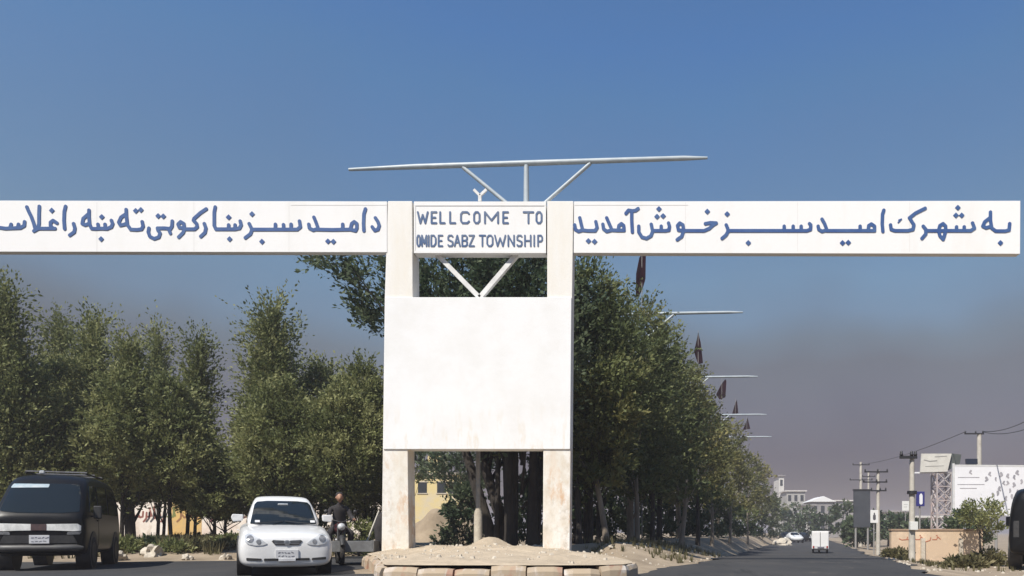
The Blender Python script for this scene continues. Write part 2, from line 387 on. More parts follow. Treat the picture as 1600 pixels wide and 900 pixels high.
fin.bar(W(750, 314.6, YG+.1), c, .07, .07); fin.bar(c, W(740.5, 296.5, YG+.1), .055, .055); fin.bar(c, W(760, 296.5, YG+.1), .055, .055)
fin.build('finial', M_steel, gate, True)

S = 2.65
LEFT = [(S,p) for p in (
 [(-62,345),(-62,354),(-56,357.5),(-40,357.5),(-20,356.5),(0,356),(10,357.5),(20,357),(33,356.5),(39,353),(39.5,347)], [(17,356),(18.5,351)], [(29,356),(30,351)],
 [(43,324),(46,331),(50,339),(54,350),(56,358)], [(62.5,323),(62,335),(62,350),(60,358),(54,361.5)], [(60,357.5),(72,357.5),(87,357.5)],
 [(90,349),(84,345),(80,348),(80,353),(84,357.5)], [(103.5,323),(101.5,331),(101,345),(102,358)], [(116,350),(118,357),(117,363),(110,368)],
 [(140,329),(140,340),(141,351),(144,357.5),(150,358),(160,357.5),(168,358),(175,355),(177,350),(175,345)], [(139,335),(131,342),(129.5,350),(134,352),(140,350)], [(155,357),(154,351)], [(165.5,357),(165,351)],
 [(198,328),(198.5,340),(200,352),(205,359),(215,359.5),(222,358.5),(224.5,354),(223,347)], [(197.5,335),(190,340),(186.5,348),(189,352.5),(196,351),(199,349)],
 [(270,346),(269.5,354),(267,358),(258,357),(247,357),(248,361),(251,365),(249,371),(242,373.5),(235,370),(232.5,363),(233.5,357)], [(265,360),(267,365)],
 [(289,357),(281,356),(279,351),(283,347),(288,350),(289,358),(287,364),(280,371)], [(323,327),(314,333),(304,342),(303,345),(308,350),(309,355),(305,358.5),(288,358.5)],
 [(320,350),(322.5,357),(321,364),(314.5,370)], [(337,324),(335.5,332),(335.5,353),(338,358.5),(350,358.5),(368,358.5),(375,357),(377.5,352),(376,346)], [(358,358),(358,352)], [(368,358),(368,352)],
 [(390,350),(393,356),(394.5,359),(392,366),(384,372)], [(394,359),(430,359),(465,359),(470,355),(468.5,346)], [(431,358),(431,351)], [(444,358),(443.5,351.5)], [(455.5,358),(455.5,351)],
 [(491,340),(494,347),(497.5,357)], [(483,351),(484,357),(490,360),(497,358)], [(496,359),(520,359.5),(548,359)], [(536,358),(536,351)], [(548,358.5),(550,350),(554,347),(558,350),(558,357),(556,361),(548,359)],
 [(571.5,327),(569,335),(568.5,350),(569,361)], [(587,341),(591,347),(593,353),(591,359),(586,360.5),(582,355)])]
LEFT_D = [(-46,341),(-38,341),(82,329.5),(160,339.5),(159,374),(213,330),(221,328.5),(248,338),(256,338.5),(358,340),(359.5,374),(394.5,335),(410,378),(513,377.5),(521.5,378)]
RIGHT = [(S,p) for p in (
 [(906,341),(908,350),(910,358)], [(898,352),(899,359),(904,362),(910,360),(918,361),(930,361),(933,356),(931,347)],
 [(948,341),(951,348),(955,357)], [(942,351),(943,358),(948,362),(956,360),(965,360.5),(975,360.5),(974.5,353),(971,350),(967,353),(966,360)],
 [(987,330),(987,345),(988,363)], [(978,334),(982,329),(988,330),(993,329.5),(997,326.5)],
 [(998,354),(998,363),(1003,371),(1010,373),(1017,369),(1020,361),(1030,361),(1040,361),(1045,360),(1046,354),(1044.5,349)], [(1033,361),(1033,354)], [(1019.5,361),(1017.5,351)],
 [(1068,361),(1060,360),(1058.5,353),(1062,349),(1067,352),(1068,361),(1065,370),(1058,375)], [(1068,361),(1080,361),(1100,361),(1108,357.5),(1114,352),(1119,349),(1110,348.5),(1102,350)],
 [(1134.5,352),(1137,358),(1137.5,362),(1134,368),(1128,373)], [(1137,361),(1160,361),(1220,361),(1260,361),(1266,359),(1266.5,352),(1264.5,350)], [(1225,360),(1225,354)], [(1239,360),(1239,354)], [(1251.5,360),(1251.5,354)],
 [(1284,343),(1288,350),(1291,358)], [(1278,354),(1279,359),(1284,362),(1291,360)], [(1291,361),(1320,361),(1356,361)], [(1343.5,360),(1343.5,354)], [(1356,361),(1357,353),(1361,350.5),(1366,354),(1366,361),(1356,361)],
 [(1380.5,329),(1378.5,335),(1378,350),(1379,362)], [(1391,352),(1392,359),(1398,361),(1418,361),(1426,359),(1427.5,352),(1420.5,341),(1430,333.5),(1445,326)],
 [(1442,354),(1446,359),(1446,366),(1440,373)], [(1446,361),(1460,361),(1490,361),(1516,361),(1522,357),(1519,349)], [(1466,361),(1468,353),(1473,350),(1477,354),(1477,361)], [(1466,361),(1468,369),(1473,374.5),(1475,369),(1477,361)], [(1494,360),(1494,355)], [(1506,360),(1506,355)],
 [(1547,332),(1547,345),(1549,357),(1555,361.5),(1570,361.5),(1576,360),(1577,350)], [(1547,340),(1538,347),(1535,354),(1540,356.5),(1548,354)])]
RIGHT += [(1.1, [(1403,348),(1406,345),(1404,344.5),(1408,343)])]
RIGHT_D = [(919.5,377),(929,378),(1029.5,327),(1026.5,339),(1036,338),(1105,331),(1136,335),(1169,380),(1316,380),(1325,379.5),(1496,325),(1493,337),(1502,337),(1562.5,380)]
def letter_strokes(ch, x0, x1, y0, y1):
    w, h = x1-x0, y1-y0; q = lambda *pts: [[(x0+a*w, y0+b*h) for a, b in pts]]
    return {'W': q((0,0),(.25,1),(.5,.25),(.75,1),(1,0)), 'E': q((1,0),(0,0),(0,1),(1,1))+q((0,.5),(.8,.5)), 'L': q((0,0),(0,1),(1,1)),
     'C': q((1,.15),(.8,0),(.2,0),(0,.2),(0,.8),(.2,1),(.8,1),(1,.85)), 'O': q((.3,0),(.7,0),(1,.2),(1,.8),(.7,1),(.3,1),(0,.8),(0,.2),(.3,0)),
     'M': q((0,1),(0,0),(.5,.75),(1,0),(1,1)), 'T': q((0,0),(1,0))+q((.5,0),(.5,1)), 'I': q((.5,0),(.5,1)), 'D': q((0,0),(.6,0),(1,.25),(1,.75),(.6,1),(0,1),(0,0)),
     'S': q((1,.1),(.8,0),(.2,0),(0,.15),(0,.4),(1,.6),(1,.85),(.8,1),(.2,1),(0,.9)), 'A': q((0,1),(.5,0),(1,1))+q((.2,.65),(.8,.65)), 'B': q((0,0),(.7,0),(1,.15),(1,.35),(.7,.48),(0,.48))+q((.7,.48),(1,.6),(1,.87),(.7,1),(0,1),(0,0)),
     'Z': q((0,0),(1,0),(0,1),(1,1)), 'N': q((0,1),(0,0),(1,1),(1,0)), 'H': q((0,0),(0,1))+q((1,0),(1,1))+q((0,.5),(1,.5)), 'P': q((0,1),(0,0),(.7,0),(1,.15),(1,.42),(.7,.56),(0,.56))}[ch]
ENG = []
for ch, a, b in (('W',652.5,668),('E',674,681.5),('L',687.5,694.5),('L',703,711),('C',720,732.5),('O',740.5,749),('M',757.5,778),('E',786,793.5),('T',818,833),('O',838,846)):
    ENG += [(1.5, p) for p in letter_strokes(ch, a, b, 331, 348)]
for ch, a, b in (('O',651.5,656),('M',659,666),('I',667.5,671.5),('D',673.5,680.5),('E',685,691),('S',700,707),('A',710,718.5),('B',722,729.5),('Z',733,740.5),('T',749,758),('O',761,769.5),('W',773,789.5),('N',794,803),('S',808,815),('H',820,829),('I',832.5,836.5),('P',840.5,847)):
    ENG += [(1.3, p) for p in letter_strokes(ch, a, b, 367.5, 384)]
def lettering(strokes, dots, x0, x1, y0, y1, res, yfront, thick, m, parent):
    xs, ys, GX, GY = grid(x0, x1, y0, y1, res)
    v, f = march(sdf_strokes(GX, GY, strokes, dots), xs, ys)
    k = YG/F
    def to3(x, y, d): return ((x-CX)*k, yfront-d, H+(CY-y)*k)
    relief(v, f, to3, thick).build('lettering', m, parent, True)
M_seam = mat('seam_grey', (.50,.49,.47), .8)
for bo, segs in ((bl, ((455, 321, 604.5, 321),)), (br, ((897.5, 321, 1075, 321),))):
    for x0, y0, x1, y1 in segs: MB().prism([gp(x0, y0-.35), gp(x1, y1-.35), gp(x1, y1+.35), gp(x0, y0+.35)][::-1], YG-.0145, YG-.011).build('joint', M_seam, bo, True)
for bo, xs_ in ((bl, (152, 303.5, 452)), (br, (1071, 1246, 1421))):
    for x in xs_: MB().prism([gp(x-.3, 316), gp(x+.3, 316), gp(x+.3, 393), gp(x-.3, 393)][::-1], YG-.0135, YG-.011).build('joint', mat('pale_seam', (.62,.61,.59), .8), bo, True)
lettering(LEFT, LEFT_D, -70, 602, 316, 384, .8, YG-.0125, .012, M_ltr, bl)
lettering(RIGHT, RIGHT_D, 893, 1585, 318, 386, .8, YG-.0125, .012, M_ltr, br)
lettering(ENG, (), 642, 856, 325, 390, .6, YG+.0195, .010, M_ltr2, top)

# grey support post seen in the lower opening, on a concrete foot
sp = thing('support_post', 'grey steel post on a pale concrete foot behind the blank gate panel', 'post', (W(747,850,17.3).x, 17.3, .38))
MB().cyl((0,0,.85), (0,0,2.75), .055, 10).build('pipe', mat('grey_steel', (.17,.17,.17), .5, (.25,.23,.2), scale=9), sp)
MB().tube([(0,0,-.1),(0,0,.8),(0,0,.95)], [.10,.095,.06], 10).build('footing', mat('pale_concrete', (.46,.42,.34), .9, (.34,.3,.24), scale=6, bump=.3), sp)

# T-shaped street lamps along the median (the first stands on the gate top)
M_lamp = mat('lamp_grey_paint', (.30,.35,.38), .45, (.40,.44,.46), scale=3)
def lamp_at(Y, z0, first, label):
    u = -6.1; X = SL*Y+u; Ht = H+577*16.8/F
    d = Vector((1, -.062, 0)).normalized()
    r = thing('street_lamp', label, 'street lamp', (X, Y, z0), 0, 'T-shaped street lamps along the median')
    ht = Ht-z0
    MB().cyl((0,0,0), (0,0,ht-.05), .075 if first else .09, 10, .055).build('post', M_lamp, r)
    a = MB(); a.tube([d*-4.16+Vector((0,0,ht-.02)), d*-2.6+Vector((0,0,ht)), Vector((0,0,ht)), d*3.6+Vector((0,0,ht)), d*4.12+Vector((0,0,ht-.01))], [.035,.06,.065,.055,.03], 8); a.build('arm', M_lamp, r)
    for s in (-1, 1): MB().cyl(d*(.12*s)+Vector((0,0,ht-1.18)), d*(1.47*s)+Vector((0,0,ht-.05)), .045, 8).build('brace', M_lamp, r)
    return r
lamp_at(16.8, 7.45, True, 'nearest T-shaped street lamp rising above the top of the white gateway')
for Y, lb in ((28.4, 'second T-shaped street lamp with its arm end above the tall median trees'), (40, 'third T-shaped street lamp, its arm crossing the sky beside the second hanging flag'), (52.8, 'fourth T-shaped street lamp, its arm low over the yellowing trees'), (65, 'farthest T-shaped street lamp, barely clearing the tree line')):
    lamp_at(Y, gz(SL*Y-6.1, Y), False, lb)

# dark flags on staffs above the median
M_flag = mat('dark_maroon_cloth', (.010,.006,.010), .95, (.022,.006,.010), scale=5, spec=.1)
M_staff = mat('staff_metal', (.25,.24,.23), .5)
def flag(px, ytop, ybot, wpx, Y, shape, label):
    X = (px-CX)*Y/F; zt = H+(CY-ytop)*Y/F; zb = H+(CY-ybot)*Y/F; w = wpx*Y/F; z0 = gz(X, Y)
    r = thing('flag', label, 'flag', (X, Y, z0), 0, 'dark flags hanging over the median')
    MB().cyl((0,.03,0), (0,.03,zt-z0+.1), .022, 8, .014).build('staff', M_staff, r)
    xs, ys, GX, GY = grid(-1, 1, -.05, 1.05, .05)
    v, f = march(sdf_poly(GX, GY, shape), xs, ys)
    m = MB(); n = len(v)
    def p3(a, b, s): return (a*w, .02*math.sin(b*9)+.06*math.sin(a*5+b*3)*w+s, zt-z0-b*(zt-zb))
    m.add([p3(a, b, 0) for a, b in v]+[p3(a, b, .012) for a, b in v], [tuple(q) for q in f]+[tuple(i+n for i in reversed(q)) for q in f]+[(b, a, a+n, b+n) for a, b in boundary(f)], True)
    m.build('cloth', M_flag, r)
flag(1003, 392, 464, 14, 28.9, [(.25,0),(.45,.0),(.4,.62),(.1,.8),(-.35,1),(-.7,.98),(-.65,.5),(-.3,.15)], 'largest maroon flag hanging limp just under the right beam of the gateway')
flag(1091, 519, 569, 15, 41, [(0,0),(.25,.3),(.5,.97),(0,1),(-.45,.6),(-.2,.3)], 'narrow dark flag hanging in the open sky below the second lamp arm')
flag(1128, 592, 624, 18, 54, [(.3,0),(.4,.1),(.3,.9),(-.2,1),(-.5,.75),(-.1,.3)], 'dark flag third along the row, beside the third lamp arm end')
flag(1149, 624, 648, 13, 66, [(.2,0),(.35,.9),(-.4,1),(-.1,.4)], 'small dark flag fourth along the row, above the yellowing trees')
flag(1167, 652, 672, 13, 78, [(.1,0),(.4,.9),(-.5,1),(-.1,.4)], 'smallest and farthest dark flag over the tree line')

# ------------------------------------------------------------------ trees
def leaf_mat(name, dark, mid, light, yellow=None):
    m = bpy.data.materials.new(name); m.use_nodes = True; t = m.node_tree; b = t.nodes['Principled BSDF']
    b.inputs['Roughness'].default_value = .62; b.inputs['Specular IOR Level'].default_value = .25
    at = t.nodes.new('ShaderNodeAttribute'); at.attribute_name = 'tint'
    r = t.nodes.new('ShaderNodeValToRGB'); e = r.color_ramp.elements
    e[0].position = .0; e[0].color = dark+(1,); e[1].position = 1; e[1].color = (yellow or light)+(1,)
    k = e.new(.45); k.color = mid+(1,); k = e.new(.78); k.color = light+(1,)
    t.links.new(at.outputs['Fac'], r.inputs[0]); t.links.new(r.outputs[0], b.inputs['Base Color'])
    tr = t.nodes.new('ShaderNodeBsdfTranslucent'); t.links.new(r.outputs[0], tr.inputs[0])
    mx = t.nodes.new('ShaderNodeMixShader'); mx.inputs[0].default_value = .36
    o = t.nodes['Material Output']; t.links.new(b.outputs[0], mx.inputs[1]); t.links.new(tr.outputs[0], mx.inputs[2]); t.links.new(mx.outputs[0], o.inputs[0])
    return m
LEAF = {'left': leaf_mat('leaf_olive', (.072,.092,.032), (.170,.190,.072), (.29,.295,.13)),
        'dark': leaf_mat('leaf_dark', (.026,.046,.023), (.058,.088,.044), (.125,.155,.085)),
        'right': leaf_mat('leaf_green', (.044,.064,.024), (.105,.130,.050), (.20,.215,.085), (.16,.155,.07)),
        'yellow': leaf_mat('leaf_yellowing', (.065,.075,.026), (.135,.14,.050), (.23,.215,.08), (.36,.31,.12)),
        'dry': leaf_mat('leaf_dry', (.06,.055,.025), (.12,.11,.05), (.20,.18,.09), (.28,.24,.13))}
M_bark = mat('bark', (.022,.018,.015), .95, (.055,.045,.035), scale=7, bump=.6, bscale=25, stretch=(1,1,.25))
M_bark2 = mat('pale_bark', (.16,.13,.10), .95, (.26,.22,.17), scale=5, bump=.5, bscale=20, stretch=(1,1,.25))
PROF = {'round': lambda t: np.sqrt(np.clip(1-(2*t-1)**2, 0, 1))**.8, 'cone': lambda t: np.clip((1-t)**.62*(.75+.25*np.minimum(1, t*4)), 0, 1),
        'oval': lambda t: np.clip(np.sin(np.pi*np.clip(t, 0, 1)**.75), 0, 1)**.7, 'flame': lambda t: np.clip(np.minimum(1, t*2.2+.72)*(1-t)**.72, 0, 1),
        'shrub': lambda t: np.sqrt(np.clip(1-t**2, 0, 1))}
def crown_mesh(name, h0, h1, rad, shape, ntw, per, lsize, up, seed, lean=(0, 0), spread=.35, fuzz=.28):
    g = np.random.RandomState(seed); prof = PROF[shape]
    t = g.rand(ntw*4); keep = g.rand(ntw*4) < prof(t)*.9+.1; t = t[keep][:ntw]; n = len(t)
    a = g.rand(n)*2*np.pi; ph = g.rand(6)*6.28
    lob = 1+fuzz*(np.sin(a*3+ph[0]+t*5)*.5+np.sin(a*2-t*9+ph[1])*.5+np.sin(a*5+t*14+ph[2])*.4)
    rr = rad*prof(t)*lob*np.sqrt(g.rand(n)*.8+.2*g.rand(n)**.25)
    # pull twigs into clumps so that gaps open between them
    P = np.stack([np.cos(a)*rr+lean[0]*t, np.sin(a)*rr+lean[1]*t, h0+(h1-h0-(.45 if up > .6 else .15))*t], -1)
    nc = max(12, n//28); C = P[g.choice(n, nc, replace=False)]
    idx = np.argmin(((P[:, None, :]-C[None])**2*np.array([1, 1, 1.3])).sum(-1), 1) if n*nc < 4e6 else g.randint(0, nc, n)
    P = P+(C[idx]-P)*.36
    ctint = g.rand(nc)[idx]
    outw = np.stack([np.cos(a), np.sin(a), np.zeros(n)], -1)
    D = outw*(1-up)*(.4+.6*(rr/rad))[:, None]+np.array([0, 0, 1])*up+g.randn(n, 3)*spread
    D /= np.linalg.norm(D, axis=1)[:, None]
    ln = (h1-h0)*.11*(.5+g.rand(n))*(1 if up < .6 else 1.35)
    ln = np.clip(ln, .25, 1.15)*(1+.5*(g.rand(n) > .93)*(up > .6))
    s = (np.arange(per)+.5)/per
    B = P[:, None, :]+D[:, None, :]*(ln[:, None]*s[None, :])[..., None]+g.randn(n, per, 3)*.035*rad**.3
    LD = D[:, None, :]*1.15+g.randn(n, per, 3)*.55; LD /= np.linalg.norm(LD, axis=2)[..., None]
    side = np.cross(LD, g.randn(n, per, 3)); side /= np.linalg.norm(side, axis=2)[..., None]+1e-6
    l = lsize*(.4+1.05*g.rand(n, per)**1.3)[..., None]; w = l*.24
    V = np.stack([B, B+LD*l*.5+side*w, B+LD*l, B+LD*l*.5-side*w], 2).reshape(-1, 3)
    nf = n*per; me = bpy.data.meshes.new(name)
    me.vertices.add(nf*4); me.vertices.foreach_set('co', V.astype(np.float32).ravel())
    me.loops.add(nf*4); me.loops.foreach_set('vertex_index', np.arange(nf*4, dtype=np.int32))
    me.polygons.add(nf); me.polygons.foreach_set('loop_start', np.arange(0, nf*4, 4, dtype=np.int32)); me.polygons.foreach_set('loop_total', np.full(nf, 4, np.int32))
    me.update(calc_edges=True)
    at = me.attributes.new('tint', 'FLOAT', 'FACE')
    tint = np.clip(.62*ctint[:, None]+.42*g.rand(n, per)-.02, 0, 1)
    at.data.foreach_set('value', tint.astype(np.float32).ravel())
    return me, P
def tree(label, X, Y, height, rad, shape='oval', leaf='left', base=.25, ntw=1100, per=12, lsize=.16, up=.5, seed=1, trunk_r=.13, group=None, bark=None, lean=(0, 0), name='tree', cat='tree', limbs=12, stems=1, fuzz=.28, spread=.35):
    z0 = gz(X, Y)-.05
    r = thing(name, label, cat, (X, Y, z0), 0, group)
    g = random.Random(seed)
    me, P = crown_mesh('crown', height*base, height, rad, shape, ntw, per, lsize, up, seed, lean, spread, fuzz)
    me.materials.append(LEAF[leaf]); place(bpy.data.objects.new('crown', me), r)
    mb = MB()
    for s in range(stems):
        bx, by = (0, 0) if stems == 1 else (g.uniform(-.35, .35), g.uniform(-.25, .25))
        top_ = height*.82; k = g.uniform(-.12, .12)
        pts = [(bx+k*math.sin(q*3)+lean[0]*q*.8, by+lean[1]*q*.8, top_*q) for q in (0, .06, .15, .3, .5, .75, 1)]
        rs = [trunk_r*1.35, trunk_r*1.05, trunk_r, trunk_r*.85, trunk_r*.6, trunk_r*.35, trunk_r*.1]
        mb.tube(pts, rs, 9)
    for i in range(limbs):
        tip = Vector(P[g.randrange(len(P))]); q = max(.12, min(.75, (tip.z/height)-g.uniform(.12, .3)))
        st = Vector((lean[0]*q*.7, lean[1]*q*.7, top_*q)); midp = st.lerp(tip, .5)+Vector((0, 0, -.06*height*g.random()))
        rr = trunk_r*.42*(1-q*.5); mb.tube([st, midp, tip], [rr, rr*.6, rr*.15], 6)
    mb.build('trunk', bark or M_bark, r)
    return r
GL = 'row of trees behind the forecourt'
def ltree(label, px, ytop, wpx, Y, shape, **k):
    X = (px-CX)*Y/F; z = gz(X, Y); h = H+(CY-ytop)*Y/F-z; return tree(label, X, Y, h, max(.5, wpx*Y/F/2-(.30 if shape != 'oval' else .1)), shape, group=GL, **k)
ltree('tall ragged tree leaning into the frame above the black van', 2, 445, 165, 22, 'flame', up=.72, trunk_r=.06, lsize=.115, seed=11, ntw=2762, per=17, base=0.13)
ltree('bushy olive tree behind the black van, second in its row', 92, 492, 120, 27, 'flame', up=.68, trunk_r=.06, lsize=.115, seed=12, base=0.13, ntw=2337, per=17)
ltree('airy topped tree third in the row, over the white part of the scrawled wall', 148, 490, 95, 25, 'flame', up=.7, trunk_r=.06, lsize=.115, seed=13, base=0.18, ntw=2337, per=17)
ltree('dark trunked tree standing in front of the scrawled wall', 205, 512, 80, 24, 'flame', up=.7, lsize=.115, seed=14, base=0.18, ntw=1912, per=17, trunk_r=.15)
ltree('slim upright tree with a narrow plume top over the yellow wall panel', 246, 510, 52, 29, 'flame', up=.85, trunk_r=.06, lsize=.115, seed=15, base=0.18, ntw=1487, per=17)
ltree('tree with a slanting feathery top left of the gap in the row', 292, 520, 66, 26, 'flame', up=.75, trunk_r=.06, lsize=.115, seed=16, base=0.18, ntw=1912, per=17, lean=(.5, 0))
ltree('low spreading tree filling the gap behind the white car', 352, 715, 110, 30, 'oval', up=.55, trunk_r=.06, lsize=.115, seed=17, base=0.26, ntw=1912, per=17)
ltree('tallest pointed tree behind the white car', 424, 474, 112, 25, 'cone', up=.66, trunk_r=.06, lsize=.115, seed=18, base=0.15, ntw=3187, per=17)
ltree('rounded olive tree right of the pointed tree', 500, 562, 130, 27, 'oval', up=.5, trunk_r=.06, lsize=.115, seed=19, base=0.14, ntw=2550, per=17)
ltree('low rounded tree beside the left gate column', 566, 566, 120, 25, 'oval', up=.5, trunk_r=.06, lsize=.115, seed=20, base=0.14, ntw=2550, per=17)
ltree('leafy tree with a hidden trunk behind the roof of the black van', 40, 600, 150, 29, 'oval', up=.5, trunk_r=.06, lsize=.115, seed=21, base=0.12, ntw=1912, per=17)
ltree('leafy tree low in the middle of the row, under the slim upright tree', 255, 610, 150, 31, 'oval', up=.5, trunk_r=.06, lsize=.115, seed=22, base=0.26, ntw=2125, per=17)
for lb_, px_, yt_, w_, Y_, sd_ in (('broad low tree reaching over the black van roof from the left', 35, 560, 170, 24.5, 25), ('broad low tree right behind the black van roof', 110, 556, 160, 24, 26), ('broad low tree over the dark trunk by the scrawled wall', 190, 575, 150, 23.5, 27),
        ('broad low tree over the yellow wall panel', 268, 590, 140, 24, 28), ('broad low tree just left of the white car roof', 335, 712, 100, 24.5, 29), ('broad low tree above the white car roof', 440, 590, 150, 23.5, 30), ('broad low tree above the motorcyclist', 535, 600, 140, 23.5, 33)):
    ltree(lb_, px_, yt_, w_, Y_, 'oval', trunk_r=.06, lsize=.115, up=.5, seed=sd_, base=.30, ntw=1500, per=15)
ltree('low leafy tree beside the black van roof, in front of the white wall', 135, 585, 150, 30, 'oval', trunk_r=.06, lsize=.115, up=.5, seed=23, base=.24, ntw=1800, per=15)
ltree('low leafy tree right of the slim upright tree, over the end of the yellow panel', 304, 655, 80, 29, 'oval', trunk_r=.06, lsize=.115, up=.5, seed=24, base=.24, ntw=1600, per=15)

# big dark tree behind the gate, then the row along the median
def mtree(label, px, ytop, wpx, Y, shape='round', leaf='right', **k):
    X = (px-CX)*Y/F; z = gz(X, Y); h = H+(CY-ytop)*Y/F-z; return tree(label, X, Y, h, wpx*Y/F/2, shape, leaf, **k)
GM = 'trees along the median'
mtree('large dark tree spreading out on both sides of the gate tower', 795, 372, 330, 21.5, 'round', 'dark', base=.47, ntw=2600, per=13, lsize=.15, up=.35, seed=31, trunk_r=.17, stems=2, lean=(-2.7, 0), group=GM, limbs=22)
mtree('dark tree with clustered trunks right behind the lower gate opening', 815, 385, 220, 20.5, 'round', 'dark', base=.33, ntw=2000, per=13, lsize=.15, up=.35, seed=32, trunk_r=.15, stems=3, group=GM, limbs=14)
lab = ['tall green tree just right of the gate column, first of the median row', 'dense green tree under the first hanging flag', 'green tree third in the median row, near the pale leaning trunk', 'green tree fourth in the median row, below the second hanging flag',
 'yellowing tree fifth in the median row', 'yellow green tree sixth in the median row', 'yellowing tree seventh in the median row, small with distance', 'eighth and dull green tree of the median row', 'ninth and small tree of the median row', 'last tiny tree of the median row near the far cars']
YS = [21.8, 25.5, 30, 35.5, 42, 50, 61, 76, 98, 130]; TOPS = [412, 468, 516, 574, 612, 655, 688, 712, 745, 776]; PXC = [918, 985, 1030, 1062, 1092, 1122, 1146, 1170, 1190, 1207]; WID = [165, 135, 120, 106, 98, 92, 88, 75, 58, 42]
for i, Y in enumerate(YS):
    mtree(lab[i], PXC[i], TOPS[i], WID[i], Y, 'round' if i % 2 else 'oval', 'yellow' if i in (3, 4, 5, 6, 7) else 'right', base=.19, ntw=[2500, 2200, 1800, 1500, 1100, 800, 500, 400, 300, 200][i], per=12, lsize=[.14, .14, .15, .16, .18, .2, .23, .27, .33, .4][i], up=.38, seed=40+i, trunk_r=.12, group=GM, bark=M_bark2 if i % 2 else M_bark)
mtree('short yellow leaved tree close behind the right gate column', 935, 590, 120, 20.8, 'round', 'yellow', base=.35, ntw=420, per=10, lsize=.15, up=.4, seed=61, trunk_r=.06, group=GM)
mtree('inner tree of the median with dull green leaves, behind the tall first tree', 900, 470, 190, 27, 'round', 'dark', base=.22, ntw=900, per=12, lsize=.2, up=.4, seed=62, group=GM)
mtree('inner tree of the median behind the third tree', 985, 545, 170, 34, 'round', 'dark', base=.2, ntw=800, per=12, lsize=.22, up=.4, seed=63, group=GM)
mtree('inner tree of the median behind the fourth tree', 1050, 610, 140, 44, 'round', 'dark', base=.2, ntw=600, per=12, lsize=.24, up=.4, seed=64, group=GM)
mtree('leafy tree above the yellow house, seen through the lower gate opening', 722, 672, 130, 40, 'round', 'dark', base=.42, ntw=700, per=10, lsize=.2, up=.4, seed=66, trunk_r=.08, group=GM)
mtree('brownish leaved tree beside the yellow house, at the left of the lower gate opening', 640, 668, 60, 44, 'round', 'right', base=.5, ntw=400, per=10, lsize=.2, up=.4, seed=67, trunk_r=.07, group=GM)
# bare young trunks of the median row
rr = random.Random(8)
for k, (px, Y, hpx, lean, pale) in enumerate(((905,20.5,80,-.04,0),(921,21.5,95,.02,0),(948,20.6,92,-.16,1),(995,24,80,.0,1),(1018,25,70,.03,0),(1063,26,72,.12,1),(1090,30,60,.0,0),(1112,34,52,.02,1),(775,21,150,.02,0),(792,22,150,-.02,0),(838,21,130,.05,0),(1140,45,40,.05,1),(1168,56,34,0,1))):
    X = (px-CX)*Y/F; z = gz(X, Y)-.05; h = hpx*Y/F
    names = ['leftmost thin dark trunk beside the right gate column', 'second thin dark trunk beside the right gate column', 'pale trunk leaning left among the median trees', 'straight pale trunk in the middle of the median trees', 'dark trunk right of the straight pale one', 'pale trunk leaning right beside the dirt verge', 'thin dark trunk beyond the right leaning pale one', 'short pale trunk farther along the verge', 'dark trunk left of centre in the lower gate opening', 'dark trunk in the centre of the lower gate opening', 'dark slanting trunk at the right of the lower gate opening', 'small pale trunk far along the verge', 'farthest small pale trunk on the verge']
    t = thing('young_tree', names[k], 'young tree', (X, Y, z), 0, 'young trunks among the median trees')
    mb = MB(); mb.tube([(0,0,0),(lean*h*.3+.02,0,h*.3),(lean*h,0,h),(lean*h*1.3,.1,h*1.5)], [.11,.085,.07,.03], 8)
    for s in range(3): mb.tube([(lean*h*.9,0,h*.9),(lean*h+rr.uniform(-.6,.6),rr.uniform(-.4,.4),h*1.5)], [.03,.01], 5)
    mb.build('trunk', M_bark2 if pale else M_bark, t)
    me, P = crown_mesh('crown', h*1.0, h*1.75, .8, 'round', 60, 8, .18, .4, 300+k); me.materials.append(LEAF['right']); place(bpy.data.objects.new('crown', me), t)

# shrubs
def shrub(label, px, Y, ytop, wpx, leaf='left', ntw=220, seed=1, group='shrubs on the left verge', lsize=.12, up=.5, per=9, name='shrub'):
    X = (px-CX)*Y/F; z = gz(X, Y)-.03; h = max(.2, H+(CY-ytop)*Y/F-z)
    r = thing(name, label, 'shrub', (X, Y, z), 0, group)
    me, P = crown_mesh('foliage', 0.02, h, wpx*Y/F/2, 'shrub', ntw, per, lsize, up, seed); me.materials.append(LEAF[leaf]); place(bpy.data.objects.new('foliage', me), r)
    mb = MB(); g = random.Random(seed)
    for i in range(7): tip = Vector(P[g.randrange(len(P))]); mb.tube([(g.uniform(-.05,.05), g.uniform(-.05,.05), 0), tip], [.02, .006], 5)
    mb.build('stems', M_bark, r)
for i, (lb, px, Y, yt, w, lf) in enumerate((('low green shrub beside the rear of the black van', 190, 21, 842, 50, 'left'), ('dark green shrub right of the dark trunk by the scrawled wall', 235, 22.5, 842, 62, 'dark'), ('grey green shrub behind the pale rubble', 278, 21, 850, 60, 'left'), ('dry yellowish shrub under the yellow wall panel', 300, 25, 838, 70, 'dry'), ('low shrub in front of the white wall end', 345, 26, 838, 60, 'left'), ('dry shrub on the verge left of the white car', 330, 21.5, 848, 70, 'dry'), ('low green shrub near the mirror of the white car', 362, 22, 838, 40, 'left'), ('leafy shrub behind the motorcyclist', 560, 23, 812, 70, 'left'), ('dark shrub close to the left gate column', 588, 25, 800, 60, 'dark'), ('low shrub behind the white car roof', 480, 24, 800, 110, 'dark'))):
    shrub(lb, px, Y, yt, w, lf, seed=80+i, ntw=190)
